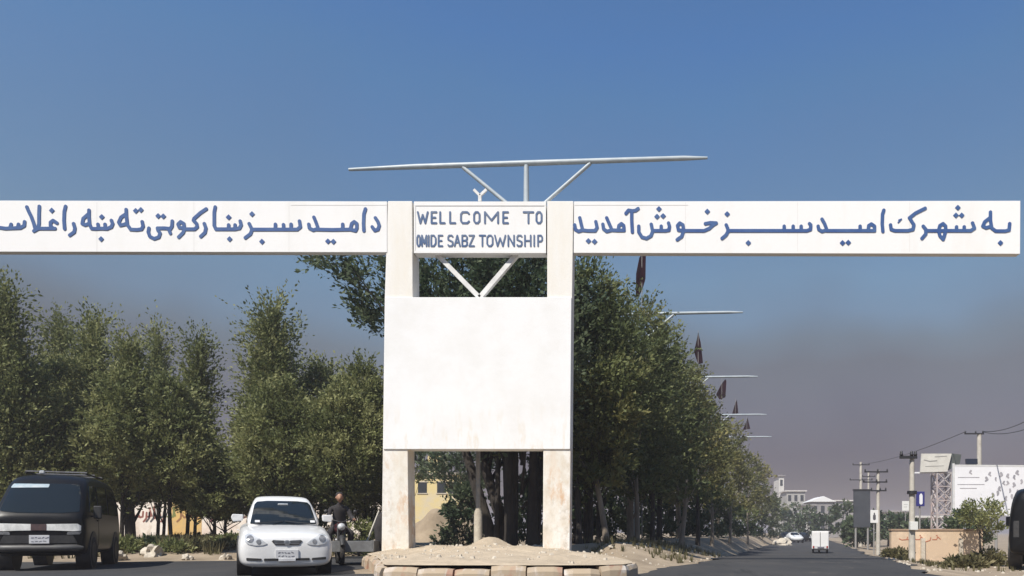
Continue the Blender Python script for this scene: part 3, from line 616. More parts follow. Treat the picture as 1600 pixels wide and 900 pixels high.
for i, (lb, px, Y, yt, w) in enumerate((('dark bush filling the lower gate opening beside the post', 722, 30, 746, 70), ('added dark bush standing for shade at the right of the lower gate opening', 835, 27, 735, 130), ('added dark bush standing for shade beyond the trunks beside the right column', 915, 29, 760, 120), ('added dark bush standing for shade beyond the straight pale trunk', 985, 33, 770, 130), ('added dark bush standing for shade beyond the right leaning pale trunk', 1050, 38, 780, 120), ('added dark bush standing for shade far along the median', 1105, 46, 790, 100), ('small added dark bush standing for shade at the far end of the median', 1150, 58, 796, 80), ('tiny added dark bush standing for shade at the end of the median near the far cars', 1190, 80, 803, 60))):
    shrub(lb, px, Y, yt, w, 'dark', seed=120+i, ntw=420, group='bushes under the median trees', lsize=.2)  # all but the first bush added to darken the shaded gaps between trunks
# dry grass and weeds: nobody could count them
def grass(name, spots, n, hgt, leaf, seed, label=None):
    g = np.random.RandomState(seed); V = []; T = []
    for k in range(n):
        x0, x1, y0, y1 = spots[g.randint(len(spots))]
        X = x0+(x1-x0)*g.rand(); Y = y0+(y1-y0)*g.rand()
        if bumps(X*1.7, Y*1.7) < -.25 or (XL(Y)-.1 < X < XR(Y)+.25): continue
        z = gz(X, Y); h = hgt*(.3+g.rand()); tn = g.rand()
        for b in range(7):
            a = g.rand()*6.28; d = np.array([math.cos(a), math.sin(a), 0]); q = np.array([-d[1], d[0], 0])*.012
            p = np.array([X, Y, z])+d*.05*g.rand(); tip = p+d*h*.5*g.rand()+np.array([0, 0, h])
            V += [p-q, p+q, tip+q*.2, tip-q*.2]; T.append(tn*.6+.4*g.rand())
    V = np.array(V); nf = len(V)//4; me = bpy.data.meshes.new(name); me.from_pydata(V.tolist(), [], [tuple(range(4*i, 4*i+4)) for i in range(nf)])
    at = me.attributes.new('tint', 'FLOAT', 'FACE'); at.data.foreach_set('value', np.array(T, np.float32)); me.materials.append(LEAF[leaf])
    o = place(bpy.data.objects.new(name, me)); tag(o, label, 'grass', kind='stuff')
grass('dry_grass', [(-17, -10, 19.6, 27), (-15, -9.5, 20.5, 24)], 1500, .32, 'dry', 5, 'dry tufted grass on the verge behind the forecourt')
grass('weeds', [(6.6, 10.5, 16, 24), (8, 13, 20, 26)], 420, .13, 'dry', 6, 'short dry weeds on the slope beside the right road edge')
grass('verge_grass', [(-1.5, 1.4, 17, 22), (0, 3, 21, 27)], 350, .16, 'dry', 7, 'thin dry grass on the dirt below the median trees')

# rubble
M_rub = mat('pale_rubble', (.40,.35,.28), .95, (.52,.47,.39), scale=4, bump=.5, bscale=10)
def rock(label, px, Y, size, seed, flat=.55):
    X = (px-CX)*Y/F; z = gz(X, Y); g = random.Random(seed)
    bm = bmesh.new(); bmesh.ops.create_icosphere(bm, subdivisions=3, radius=1)
    ph = [g.uniform(0, 6) for _ in range(6)]
    for v in bm.verts:
        c = v.co; k = 1+.22*math.sin(c.x*3+ph[0])*math.sin(c.z*4+ph[1])+.14*math.sin(c.y*6+ph[2]+c.x*5)+.08*math.sin(c.z*11+ph[3]+c.y*9)
        v.co = Vector((c.x*k*size[0], c.y*k*size[1], max(c.z, -.4)*k*size[2]))
    me = bpy.data.meshes.new('rock'); bm.to_mesh(me); bm.free(); me.materials.append(M_rub)
    o = place(bpy.data.objects.new('rock', me)); o.location = (X, Y, z+size[2]*.25); o.rotation_euler = (0, 0, g.uniform(0, 3)); tag(o, label, 'rock', 'pale lumps of rubble on the verges')
for i, a in enumerate((('broad pale concrete lump behind the rear wheel of the black van', 186, 19.3, (.22,.18,.20)), ('long rough lump of rubble below the dark trunk', 238, 20.3, (.35,.22,.26)), ('small pale stone at the edge of the forecourt, below the grey green shrub', 292, 19.6, (.15,.12,.12)), ('pale stone left of the white car', 353, 19.8, (.16,.13,.13)), ('flat pale stone in the dry grass above the forecourt', 335, 23, (.3,.2,.14)), ('tiny white stone on the traffic island side', 955, 17.2, (.07,.06,.05)), ('dark edged stone at the foot of the right gate column', 838, 18.8, (.22,.15,.15)), ('pale heap of earth at the end of the dirt verge', 1222, 75, (.9,.8,.6)))):
    rock(a[0], a[1], a[2], a[3], 500+i)
def gravel():
    g = random.Random(77); mb = MB()
    for k in range(900):
        if k < 330:
            x, y = g.uniform(-5.6, -.4), g.uniform(11.2, 17.8); z = None
            if ISL_BVH is None: continue
            h = ISL_BVH.ray_cast(Vector((x, y, 5)), Vector((0, 0, -1)))[0]
            if h is None: continue
            z = h.z
        elif k < 640: y = g.uniform(16, 34); x = SL*y-g.uniform(2.1, 5.2); z = gz(x, y)
        else: y = g.uniform(14, 30); x = float(XR(y))+g.uniform(0, 3); z = gz(x, y)
        r = g.choice((.012, .016, .02, .03, .045)); a = g.random()*6
        q = [(x+r*(.7+.6*g.random())*math.cos(a+i*1.257), y+r*(.7+.6*g.random())*math.sin(a+i*1.257)) for i in range(5)]
        vs = [(px_, py_, z-.01) for px_, py_ in q]+[(x+(px_-x)*.6, y+(py_-y)*.6, z+r*g.uniform(.5, .9)) for px_, py_ in q]
        mb.add(vs, [(0,1,2,3,4)[::-1], (5,6,7,8,9)]+[(i, (i+1) % 5, (i+1) % 5+5, i+5) for i in range(5)])
    tag(mb.build('gravel', M_rub), 'loose pale stones scattered on the dirt', 'gravel', kind='stuff')
_io = bpy.data.objects['traffic_island']
ISL_BVH = BVHTree.FromPolygons([v.co for v in _io.data.vertices], [list(p.vertices) for p in _io.data.polygons])
gravel()
# dirt mound seen through the lower gate opening
def mound(X, Y, rx, ry, h, seed):
    g = np.random.RandomState(seed); n, k = 14, 36; v = []; f = []; ph = g.rand(4)*6
    for i in range(n+1):
        q = i/n
        for j in range(k):
            a = 2*math.pi*j/k; w_ = 1+.15*math.sin(3*a+ph[0])+.1*math.sin(5*a+ph[1]); x, y = math.cos(a)*rx*q*w_, math.sin(a)*ry*q*w_
            v.append((X+x, Y+y, gz(X, Y)-.15+h*(math.cos(q*math.pi)*.5+.5)*(1+.25*float(bumps((X+x)*1.5, y*1.5)))))
    for i in range(n):
        for j in range(k): j2 = (j+1) % k; f.append((i*k+j, i*k+j2, (i+1)*k+j2, (i+1)*k+j))
    tag(MB().add(v, f, True).build('dirt_mound', M_dirt), kind='structure')
mound((690-CX)*34/F, 34, 2.6, 1.8, 1.7, 1)

# ------------------------------------------------------------------ walls and buildings
def scribble(n, x0, x1, z0, z1, seed, r):
    g = random.Random(seed); st = []
    for k in range(n):
        x = x0+(x1-x0)*(k+.5)/n; w = (x1-x0)/n; z = (z0+z1)/2; h = (z1-z0)/2; t = g.randrange(4)
        if t == 0: st.append((r, [(x, z+h*g.uniform(.5,1)), (x+.03, z-h*.6)]))
        elif t == 1: st.append((r, [(x-w*.5, z-h*.2), (x-w*.2, z-h*.5), (x+w*.4, z-h*.4), (x+w*.5, z+h*.2)]))
        elif t == 2: st.append((r, [(x+w*.3, z+h*.1), (x+w*.2, z-h*.6), (x-w*.4, z-h)]))
        else: st.append((r, [(x-w*.5, z-h*.4), (x, z-h*.4), (x+w*.1, z+h*.3), (x+w*.45, z-h*.3)])); st.append((r*1.3, [(x, z+h*.6), (x+.01, z+h*.62)]))
    return st
def painted(strokes, x0, x1, z0, z1, res, y, m, parent, name='lettering', thick=.006):
    xs, ys, GX, GY = grid(x0, x1, z0, z1, res); v, f = march(sdf_strokes(GX, GY, strokes), xs, ys)
    relief(v, f, lambda a, b, d: (a, y-d, b), thick).build(name, m, parent, True)
YW = 45.0
wl = thing('boundary_wall', 'long white boundary wall with faded painted script and a yellow panel', 'wall', ((280-CX)*YW/F, YW, gz((280-CX)*YW/F, YW)))
def wx(px): return (px-CX)*YW/F
M_ww = stained('whitewash', (.72,.66,.58), [((.60,.50,.42), 1.0, .45, .65, 3, 4, (1,1,1)), ((.42,.36,.28), 2.2, .5, .7, .3, 1.2, (1,1,.5))])
M_wy = stained('yellow_wall_paint', (.58,.38,.13), [((.46,.33,.17), 1.2, .45, .65, 3, 4, (1,1,1))])
zt = H+(CY-783)*YW/F; zb0 = gz(wx(280), YW)-.4
for a, b, m, lb in ((-40, 262, M_ww, 'whitewashed panel left of the yellow one'), (262.3, 315, M_wy, 'yellow panel'), (315.3, 600, M_ww, 'whitewashed panel right of the yellow one')):
    MB().box(((wx(a)+wx(b))/2, YW+.15, (zt+zb0)/2), (wx(b)-wx(a), .3, zt-zb0)).build('panel', m, wl, True, label=lb)
cop = MB(); cop.box(((wx(-40)+wx(600))/2, YW+.15, zt+.05), (wx(600)-wx(-40), .4, .09)); cop.build('coping', M_rub, wl, True)
k = YW/F
for m, (a, b), n, sd, nm in ((mat('red_brown_paint', (.22,.08,.06), .8), (210, 258), 7, 3, 'lettering'), (mat('dark_paint', (.06,.055,.06), .8), (228, 256), 4, 5, 'lettering'), (mat('brown_paint', (.24,.12,.05), .8), (276, 312), 4, 7, 'lettering'), (mat('dark_red_paint', (.17,.06,.07), .8), (322, 392), 11, 9, 'lettering'), (mat('green_paint', (.16,.17,.05), .8), (262, 274), 2, 11, 'lettering')):
    st = scribble(n, wx(a), wx(b), zt-1.25, zt-.25, sd, .055); painted(st, wx(a)-.3, wx(b)+.3, zt-1.6, zt-.08, .03, YW-.002, m, wl)
yb = thing('house', 'pale yellow house beyond the dirt mound, seen through the lower gate opening', 'house', ((690-CX)*62/F, 62, 0))
M_yh = stained('yellow_plaster', (.62,.50,.24), [((.55,.48,.36), .6, .45, .65, 9, 12, (1,1,1))])
def yx(px): return (px-CX)*62/F
def yz(py): return H+(CY-py)*62/F
MB().box(((yx(640)+yx(722))/2, 64, (yz(742)-.5)/2), (yx(722)-yx(640), 4, yz(742)+.5)).build('wall', M_yh, yb, True)
MB().box((yx(676), 63.6, (yz(742)+yz(712))/2+.05), (yx(684)-yx(664), 2.4, yz(712)-yz(742))).build('stair_tower', M_yh, yb, True)
MB().box(((yx(640)+yx(722))/2, 64, yz(742)+.09), (yx(722)-yx(640)+.5, 4.5, .16)).build('roof', M_rub, yb, True)
for px in (660, 690, 708):
    wn = MB().box((yx(px), 61.985, yz(762)), (.75, .02, .9)).build('window', mat('dark_window', (.03,.035,.04), .2), yb, True)
    MB().box((yx(px), 61.97, yz(762)+.49), (.9, .05, .08)).build('lintel', M_rub, wn, True); MB().box((yx(px), 61.97, yz(762)-.49), (.9, .05, .08)).build('sill', M_rub, wn, True)

# right side wall
YR = 27.0
def rx(px): return (px-CX)*YR/F
zr = H+(CY-829)*YR/F; zrb = gz(rx(1460), YR)-.4
rw = thing('low_wall', 'low peach plastered wall with faded red marks beside the right road', 'wall', (rx(1460), YR, zrb+.4))
M_pe = stained('peach_plaster', (.54,.41,.29), [((.52,.40,.28), 1.5, .42, .62, .15, .5, (1,1,1)), ((.36,.28,.20), 3, .45, .6, -.1, .35, (1,1,1)), ((.72,.56,.40), .8, .5, .7, 3, 4, (1,1,1))])
MB().box(((rx(1393)+rx(1536))/2, YR+.12, (zr+zrb)/2), (rx(1536)-rx(1393), .24, zr-zrb)).build('panel', M_pe, rw, True, bevel=.015)
MB().box(((rx(1393)+rx(1536))/2, YR+.12, zr+.03), (rx(1536)-rx(1393)+.05, .3, .06)).build('coping', mat('tan_coping', (.36,.25,.17), .9, (.28,.2,.14), scale=5), rw, True)
for px in (1441, 1500):
    MB().box((rx(px), YR-.06, (zr-.28+zrb)/2), (.14, .11, zr-.28-zrb)).build('buttress', M_rub, rw, True)
painted(scribble(5, rx(1405), rx(1470), zr-.42, zr-.12, 21, .016), rx(1400), rx(1475), zr-.5, zr-.05, .012, YR-.002, mat('faded_red_paint', (.40,.14,.08), .85), rw)
pl = thing('gate_pier', 'pale concrete pier beside the dark car at the right edge', 'pier', (rx(1557), YR-1.5, gz(rx(1557), YR-1.5)))
MB().box((0, 0, .35), (.24, .24, .8)).build('shaft', M_rub, pl, bevel=.02); MB().box((0, 0, .79), (.30, .30, .07)).build('cap', M_rub, pl, bevel=.01)

# billboard
YB = 46.0
def bx(px): return (px-CX)*YB/F
def bz(py): return H+(CY-py)*YB/F
bb = thing('billboard', 'large white billboard dotted with small grey figures behind the low peach wall', 'billboard', (bx(1545), YB, gz(bx(1545), YB)))
M_bbw = mat('billboard_white', (.74,.74,.76), .6, (.66,.66,.68), scale=.6)
MB().prism([(bx(1491), bz(728)), (bx(1625), bz(729)), (bx(1625), bz(812)), (bx(1491), bz(796))][::-1], YB, YB+.18).build('board', M_bbw, bb, True)
fbm = MB(); fbm.bar((bx(1490), YB+.05, bz(800)), (bx(1490), YB+.05, bz(724)), .12, .14); fbm.bar((bx(1489), YB+.05, bz(727.2)), (bx(1626), YB+.05, bz(728.2)), .12, .10); fbm.build('frame', mat('pale_steel', (.5,.5,.5), .5, (.6,.6,.58), scale=4), bb, True)
for px in (1496, 1560, 1620): MB().cyl((bx(px), YB+.3, gz(bx(px), YB)-.2), (bx(px), YB+.3, bz(740)), .09, 8).build('leg', M_staff, bb, True)
g = random.Random(4); st = []
for (px, py) in ((1517,737),(1547,740),(1556,748),(1564,741),(1575,743),(1585,745),(1569,754),(1574,754),(1584,757),(1562,763),(1578,766),(1551,773),(1590,738),(1596,752),(1543,786),(1555,790),(1566,786),(1572,778),(1559,770),(1541,748),(1581,775),(1590,768)):
    a, b = bx(px), bz(py); r = g.uniform(.05, .085)
    q_ = g.uniform(-.09, .09); st += [(r, [(a, b+.06), (a+q_, b-.05)]), (r*.7, [(a+q_, b-.05), (a-q_*.6, b-.14)])]
for py, a0, a1 in ((746, 1497, 1530), (757, 1496, 1538), (763, 1500, 1526)): st.append((.022, [(bx(a0), bz(py)), (bx(a1), bz(py))]))
painted(st, bx(1492), bx(1605), bz(795), bz(730), .035, YB-.002, mat('grey_print', (.22,.22,.24), .7, (.38,.36,.38), scale=2), bb, 'print')
pb = thing('solar_panel', 'small dark solar panel box on top of the white billboard', 'solar panel', (bx(1519), YB+.1, bz(727)))
MB().box((0, 0, .24), (.72, .12, .34), rx=R(-8)).build('panel', mat('solar_blue', (.015,.018,.03), .25), pb); MB().box((0, .02, .03), (.5, .08, .09)).build('bracket', M_staff, pb)

# sign on a lattice tower
YT = 52.0
def tx(px): return (px-CX)*YT/F
def tz(py): return H+(CY-py)*YT/F
lt = thing('sign_tower', 'pale signboard on a steel lattice tower left of the white billboard', 'sign tower', (tx(1475), YT, gz(tx(1475), YT)))
la = MB(); z0_, z1_ = gz(tx(1475), YT)-.2, tz(738)
cs = [(tx(1464), YT), (tx(1487), YT), (tx(1487), YT+1), (tx(1464), YT+1)]
for a in cs: la.bar((a[0], a[1], z0_), (a[0], a[1], z1_), .09, .09)
nl = 6
for i in range(nl):
    za, zb = z0_+(z1_-z0_)*i/nl, z0_+(z1_-z0_)*(i+1)/nl
    for j in range(4):
        p, q = cs[j], cs[(j+1) % 4]; la.bar((p[0], p[1], za), (q[0], q[1], zb), .06, .06); la.bar((q[0], q[1], za), (p[0], p[1], zb), .06, .06); la.bar((p[0], p[1], zb), (q[0], q[1], zb), .06, .06)
la.build('lattice', mat('lattice_steel', (.40,.39,.38), .6, (.42,.33,.31), scale=1.2), lt, True)
sb = MB().prism([(tx(1439), tz(709)), (tx(1486), tz(709)), (tx(1479.5), tz(737)), (tx(1437), tz(738))][::-1], YT-.1, YT).build('signboard', mat('sign_cream', (.62,.60,.54), .6, (.5,.48,.43), scale=1.5), lt, True)
painted([(.035, [(tx(1443), tz(719)), (tx(1452), tz(721)), (tx(1463), tz(720))]), (.03, [(tx(1460), tz(714)), (tx(1478), tz(713))]), (.02, [(tx(1445), tz(729)), (tx(1474), tz(728))])], tx(1440), tx(1480), tz(735), tz(711), .03, YT-.102, mat('sign_grey', (.25,.24,.22), .7), sb, 'print')
MB().prism([(tx(1487), tz(708)), (tx(1503), tz(710)), (tx(1501), tz(724)), (tx(1482), tz(735))][::-1], YT+.1, YT+1.1).build('side_board', mat('dark_board', (.05,.06,.055), .6, (.09,.10,.09), scale=1), lt, True)
MB().bar((tx(1428), YT+.1, tz(738.5)), (tx(1487), YT+.1, tz(738.5)), .1, .1).build('beam', M_bbw, lt, True)

# utility poles
M_conc = mat('pole_concrete', (.50,.47,.41), .9, (.38,.35,.30), scale=4)
M_black = mat('black_fitting', (.02,.02,.022), .5)
def pole(label, px, ytop, Y, r, arms, extra=None):
    X = (px-CX)*Y/F; z0 = gz(X, Y)-.1; zt_ = H+(CY-ytop)*Y/F
    t = thing('utility_pole', label, 'utility pole', (X, Y, z0), 0, 'utility poles beside the right road')
    MB().tube([(0,0,0),(0,0,zt_-z0)], [r*1.25, r*.85], 10).build('shaft', M_conc, t)
    for dy, l0, l1 in arms:
        za = zt_-z0-dy; a = MB().bar((l0, -.1, za), (l1, -.1, za), .07, .09).build('crossarm', M_black, t)
        for q in (l0+.05, (l0+l1)/2+.1, l1-.05): MB().lathe([(.0,0),(.05,0),(.06,.06),(.035,.09),(.05,.13),(0,.16)], (q, -.1, za+.043), 'z', 8).build('insulator', M_black, a)
    return t, zt_-z0
pA, hA = pole('pale concrete pole with a dark clamp in front of the low peach wall', 1425, 714, 23.2, .085, [(.02, -.42, .12)])
MB().cyl((0,0,hA*.655), (0,0,hA*.685), .15, 12).build('clamp', M_black, pA); MB().box((0,-.12,1.22), (.24,.16,.26)).build('meter_box', mat('white_box', (.65,.65,.62), .6), pA, bevel=.01)
pB, hB = pole('thick white pole standing behind the white billboard', 1530, 678, 48, .16, [(.0, -1.0, .25)])
pC, hC = pole('pale pole with two crossarms beside the small white road sign', 1372, 735, 47, .11, [(.1, -.9, .6), (.75, -1.0, .55), (1.3, -.5, .5)])
pD, hD = pole('pole above the dark board, with a small crossarm', 1345, 722, 78, .15, [(.3, -.9, .9), (1.9, -1.2, 1.2)])
pE, hE = pole('thin far pole right of the pole above the dark board', 1357, 738, 88, .12, [(.5, -.8, .8), (2.2, -1.1, 1.1)])
def wire(a, b, sag, r=.012):
    a, b = Vector(a), Vector(b); pts = [a.lerp(b, i/14)-Vector((0, 0, sag*4*(i/14)*(1-i/14))) for i in range(15)]
    return pts
for k_, (dz, tgt) in enumerate(((.15, (1640, 636, 34)), (.12, (1640, 655, 34)), (.15, (1350, 725, 90)))):
    a = pB.location+Vector((.2 if k_ < 2 else -.9, -.1, hB+dz)); o = MB().tube(wire(a, W(*tgt), .35), .022, 5).build('power_line', M_black)
    tag(o, ['upper power line running from the thick white pole out of the frame', 'lower power line running from the thick white pole out of the frame', 'thin power line running back from the thick white pole'][k_], 'power line', 'power lines over the right side')

# roadside signs
def signboard(label, px, y0, y1, wpx, Y, colr, mark, mcol, name='road_sign'):
    X = (px-CX)*Y/F; z0 = gz(X, Y); za, zb = H+(CY-y1)*Y/F, H+(CY-y0)*Y/F; w = wpx*Y/F
    t = thing(name, label, 'sign', (X, Y, z0))
    MB().cyl((0, .06, -.1), (0, .06, zb-z0-.05), .035, 8).build('post', M_staff, t)
    b = MB().box((0, 0, (za+zb)/2-z0), (w, .05, zb-za)).build('board', mat('sign_'+label[:6], colr, .5), t, bevel=.01)
    c = (za+zb)/2-z0; s = (zb-za)/2
    xs, ys, GX, GY = grid(-w/2, w/2, c-s, c+s, w/30); v, f = march(sdf_strokes(GX, GY, [(r*s, [(a*w/2, c+q*s) for a, q in pts]) for r, pts in mark]), xs, ys)
    relief(v, f, lambda a, q, d: (a, -.026-d, q), .006).build('print', mat('signmark_'+label[:6], mcol, .5), b)
signboard('blue sign with a white upright mark beside the pale concrete pole', 1438, 768, 791, 13, 30, (.03,.03,.16), [(.22, [(.1,.4),(.1,-.55)]), (.16, [(.1,.55),(.12,.56)])], (.7,.7,.72))
signboard('white sign with a dark drop shaped mark beside the double crossarm pole', 1366, 797, 817, 12, 45, (.68,.68,.66), [(.22, [(0,.1),(0,-.35)]), (.1, [(0,.5),(0,.1)])], (.08,.08,.09))
signboard('small white board far back left of the pale concrete pole', 1415, 783, 798, 11, 70, (.66,.66,.63), [(.08, [(-.5,.3),(.5,.3)]), (.08, [(-.5,-.2),(.3,-.2)])], (.45,.45,.44))
# dark board tower
YD = 62.0; dx = lambda px: (px-CX)*YD/F; dzf = lambda py: H+(CY-py)*YD/F
db = thing('dark_billboard', 'tall dark grey board on legs beside the far bend of the right road', 'billboard', (dx(1346), YD, gz(dx(1346), YD)))
MB().box((dx(1346.5), YD, (dzf(766)+dzf(824))/2), (dx(1359)-dx(1334), .25, dzf(766)-dzf(824))).build('board', mat('dark_slate', (.035,.04,.048), .6, (.06,.065,.075), scale=.8), db, True)
MB().box((dx(1346.5), YD, dzf(765.5)), (dx(1360)-dx(1333), .32, .12)).build('cap', M_black, db, True)
for px in (1337, 1356): MB().cyl((dx(px), YD, gz(dx(px), YD)-.1), (dx(px), YD, dzf(823)), .09, 8).build('leg', M_staff, db, True)

# far buildings
M_fw = mat('far_white', (.62,.60,.56), .8, (.52,.50,.47), scale=.5)
M_fg2 = mat('far_dull_white', (.40,.39,.36), .8, (.32,.31,.29), scale=.5)
M_fg = mat('far_grey', (.22,.21,.21), .8, (.30,.28,.27), scale=.4)
M_win = MATS['dark_window']
def far_building(label, x0, x1, ytop, Y, m, floors, roof=None, name='building', ncol=3):
    a, b = (x0-CX)*Y/F, (x1-CX)*Y/F; zt_ = H+(CY-ytop)*Y/F; t = thing(name, label, 'building', ((a+b)/2, Y, 0))
    dep = 8; MB().box((0, dep/2, zt_/2-.5), (b-a, dep, zt_+1)).build('wall', m, t)
    fh = zt_/max(1, floors)
    for i in range(floors):
        for j in range(ncol):
            w = (b-a)/ncol; wn = MB().box((a+w*(j+.5)-(a+b)/2, -.01, fh*(i+.55)), (w*.5, .05, fh*.42)).build('window', M_win, t)
    if roof == 'gable':
        wd = (b-a)/2+.5; MB().prism([(-wd, zt_+.003), (wd, zt_+.003), (.1, zt_+wd*.42)], -.4, dep+.4).build('roof', mat('white_sheet_roof', (.74,.74,.73), .5), t)
    else:
        MB().box((0, dep/2, zt_+.15), (b-a+.8, dep+.8, .3)).build('roof', M_fg if m is M_fw else M_fw, t)
    return t
far_building('banded pale building at the end of the median trees', 1229, 1258, 768, 190, M_fg2, 3)
far_building('slim white tower above the last median trees', 1217, 1225, 744, 210, M_fw, 4, ncol=1)
far_building('house with a white gable roof beyond the end of the road', 1268, 1303, 784, 170, M_fg, 2, 'gable')
far_building('low grey building right of the gable house', 1302, 1340, 783, 200, M_fg, 2)
far_building('low pale house behind the small white board', 1388, 1422, 800, 150, M_fw, 1, ncol=2)
far_building('small white block in front of the gable house', 1258, 1272, 790, 160, M_fw, 1, ncol=1)
far_building('long low building behind the lattice tower', 1425, 1500, 809, 110, M_fg2, 1, ncol=6)
# far trees
for i, (lb, px, yt, w, Y) in enumerate((('dark tree at the far end of the road, left of the gable house', 1240, 788, 40, 120), ('dark tree left of the gable house front', 1262, 792, 34, 110), ('round dark tree below the gable house', 1290, 796, 44, 105), ('dark tree left of the dark board', 1318, 786, 44, 95), ('dark low tree beside the legs of the dark board', 1338, 808, 36, 66), ('dark tree between the dark board and the crossarm pole', 1362, 800, 34, 75), ('dark tree right of the crossarm pole', 1388, 797, 46, 80), ('dark tree behind the pale concrete pole', 1410, 804, 44, 72), ('dark bushy tree below the lattice tower', 1445, 812, 60, 60), ('dark tree at the vanishing point of the road', 1225, 795, 36, 140))):
    mtree(lb, px, yt, w, Y, 'round', 'dark', base=.1, ntw=160, per=9, lsize=.45, up=.4, seed=700+i, trunk_r=.12, group='far trees at the bend', limbs=4)
shrubR = [('leafy young tree in front of the white billboard', 1528, 34, 776, 90, 'left'), ]
mtree('leafy young tree growing in front of the white billboard', 1535, 775, 74, 26, 'round', 'left', base=.45, ntw=260, per=10, lsize=.11, up=.45, seed=801, trunk_r=.05, group='greenery beside the low peach wall')
mtree('dark bushy tree under the white billboard, behind the low wall', 1510, 795, 70, 33, 'round', 'dark', base=.15, ntw=420, per=10, lsize=.17, up=.4, seed=802, trunk_r=.06, group='greenery beside the low peach wall')
shrub('low green bush on the slope in front of the low peach wall', 1508, 18.5, 876, 44, 'dry', seed=803, group='greenery beside the low peach wall', ntw=300)
shrub('dry weed bush at the foot of the pale concrete pole', 1402, 25, 862, 34, 'dry', seed=804, group='greenery beside the low peach wall', ntw=200)
shrub('dry bush by the pale pier at the right edge', 1545, 21, 862, 34, 'dry', seed=805, group='greenery beside the low peach wall', ntw=160)

# ------------------------------------------------------------------ vehicles
M_wpaint = mat('white_car_paint', (.72,.72,.71), .35, (.64,.63,.61), scale=2.5, coat=.5, lo=.3, hi=.8)
M_bpaint = mat('black_car_paint', (.004,.0045,.006), .38, (.008,.008,.008), scale=3, spec=.22)
M_glass = mat('car_glass', (.010,.014,.016), .06, spec=.5)
M_tyre = mat('tyre_rubber', (.018,.017,.017), .9, (.04,.036,.032), scale=8)
M_rim = mat('rim_metal', (.40,.40,.40), .35, (.28,.27,.26), scale=9, metal=.7)
M_chrome = mat('chrome', (.75,.75,.74), .14, metal=1)
M_plast = mat('dark_plastic', (.018,.018,.019), .6, (.035,.034,.033), scale=7)
M_lens = mat('headlight_lens', (.42,.43,.44), .12, (.60,.61,.61), scale=9, spec=.8, coat=.6)
M_lensw = mat('sunlit_headlight', (.85,.84,.80), .35, (.6,.6,.57), scale=6, coat=.4)  # near white colour holds the sun's reflection in the van headlights
M_lensd = mat('headlight_bowl', (.10,.105,.11), .2, (.22,.22,.23), scale=12, coat=.5)
M_plate = mat('number_plate_white', (.62,.62,.62), .5, (.52,.52,.53), scale=6)
M_pmark = mat('plate_mark', (.14,.14,.17), .6)
M_orange = mat('orange_lens', (.55,.18,.03), .25)
M_red = mat('red_lens', (.30,.015,.012), .25)
M_cabin = mat('seat_cloth', (.06,.06,.065), .9)

def loft(mb, stations, close=True):
    """stations: rows of (x, y, z) half profiles from the bottom centre to the top centre, mirrored into closed rings"""
    rings = []
    for s in stations: rings.append(list(s)+[(-x, y, z) for x, y, z in reversed(s[1:-1])])
    n = len(rings[0]); v = [p for r in rings for p in r]; f = []
    for i in range(len(rings)-1):
        for k in range(n): k2 = (k+1) % n; f.append((i*n+k, i*n+k2, (i+1)*n+k2, (i+1)*n+k))
    if close: f += [tuple(range(n)), tuple(reversed(range((len(rings)-1)*n, len(rings)*n)))]
    return mb.add(v, f, True)
def bvh(objs):
    dg = bpy.context.evaluated_depsgraph_get(); V = []; Fs = []
    for o in objs:
        e = o.evaluated_get(dg); me = e.to_mesh(); b = len(V)
        V += [v.co.copy() for v in me.vertices]; Fs += [[b+i for i in p.vertices] for p in me.polygons]; e.to_mesh_clear()
    return BVHTree.FromPolygons(V, Fs)
def decal(tree_, D, xs, ys, name, m, parent, axis='-y', off=.006, thick=.004, label=None):
    """a thin shaped piece laid on a body: outline in (x,z) seen from the front ('-y'), back ('+y') or side ('+x', '-x': (y,z))"""
    v, f = march(D, xs, ys); f = [list(q) for q in f]
    dirs = {'-y': Vector((0,1,0)), '+y': Vector((0,-1,0)), '+x': Vector((-1,0,0)), '-x': Vector((1,0,0))}[axis]
    def to3(a, b, d):
        o = Vector((a, 0, b)) if 'y' in axis else Vector((0, a, b)); o = o-dirs*6
        h = tree_.ray_cast(o, dirs, 12)[0]
        h = h if h is not None else o+dirs*(6-2.2 if 'y' in axis else 6-.8)
        return h-dirs*(off if d > 0 else off-thick-.03)
    return relief(v, f, to3, 1).build(name, m, parent, label=label)
def polyd(poly, res=.012):
    x = [p[0] for p in poly]; y = [p[1] for p in poly]; xs, ys, GX, GY = grid(min(x)-res*2, max(x)+res*2, min(y)-res*2, max(y)+res*2, res)
    return sdf_poly(GX, GY, poly), xs, ys
def mirror(p): return [(-x, z) for x, z in p]
def plate(parent, x, y, z, w, h, name='number_plate', tilt=0, face=-1):
    b = MB().box((x, y, z), (w, .02, h)).build(name, M_plate, parent, bevel=.004)
    g = random.Random(int(abs(x*100))+7); st = []
    for r, zz in ((.008, z+h*.18), (.006, z-h*.24)):
        q = x-w*.38
        while q < x+w*.34: l = g.uniform(.02, .05); st.append((r, [(q, zz+g.uniform(-.01,.01)), (q+l, zz+g.uniform(-.012,.012))])); q += l+.03
    xs, ys, GX, GY = grid(x-w/2, x+w/2, z-h/2, z+h/2, .006); v, f = march(sdf_strokes(GX, GY, st), xs, ys)
    relief(v, f, lambda a, c, d: (a, y+face*(.0105+d), c), .003).build('plate_mark', M_pmark, b)
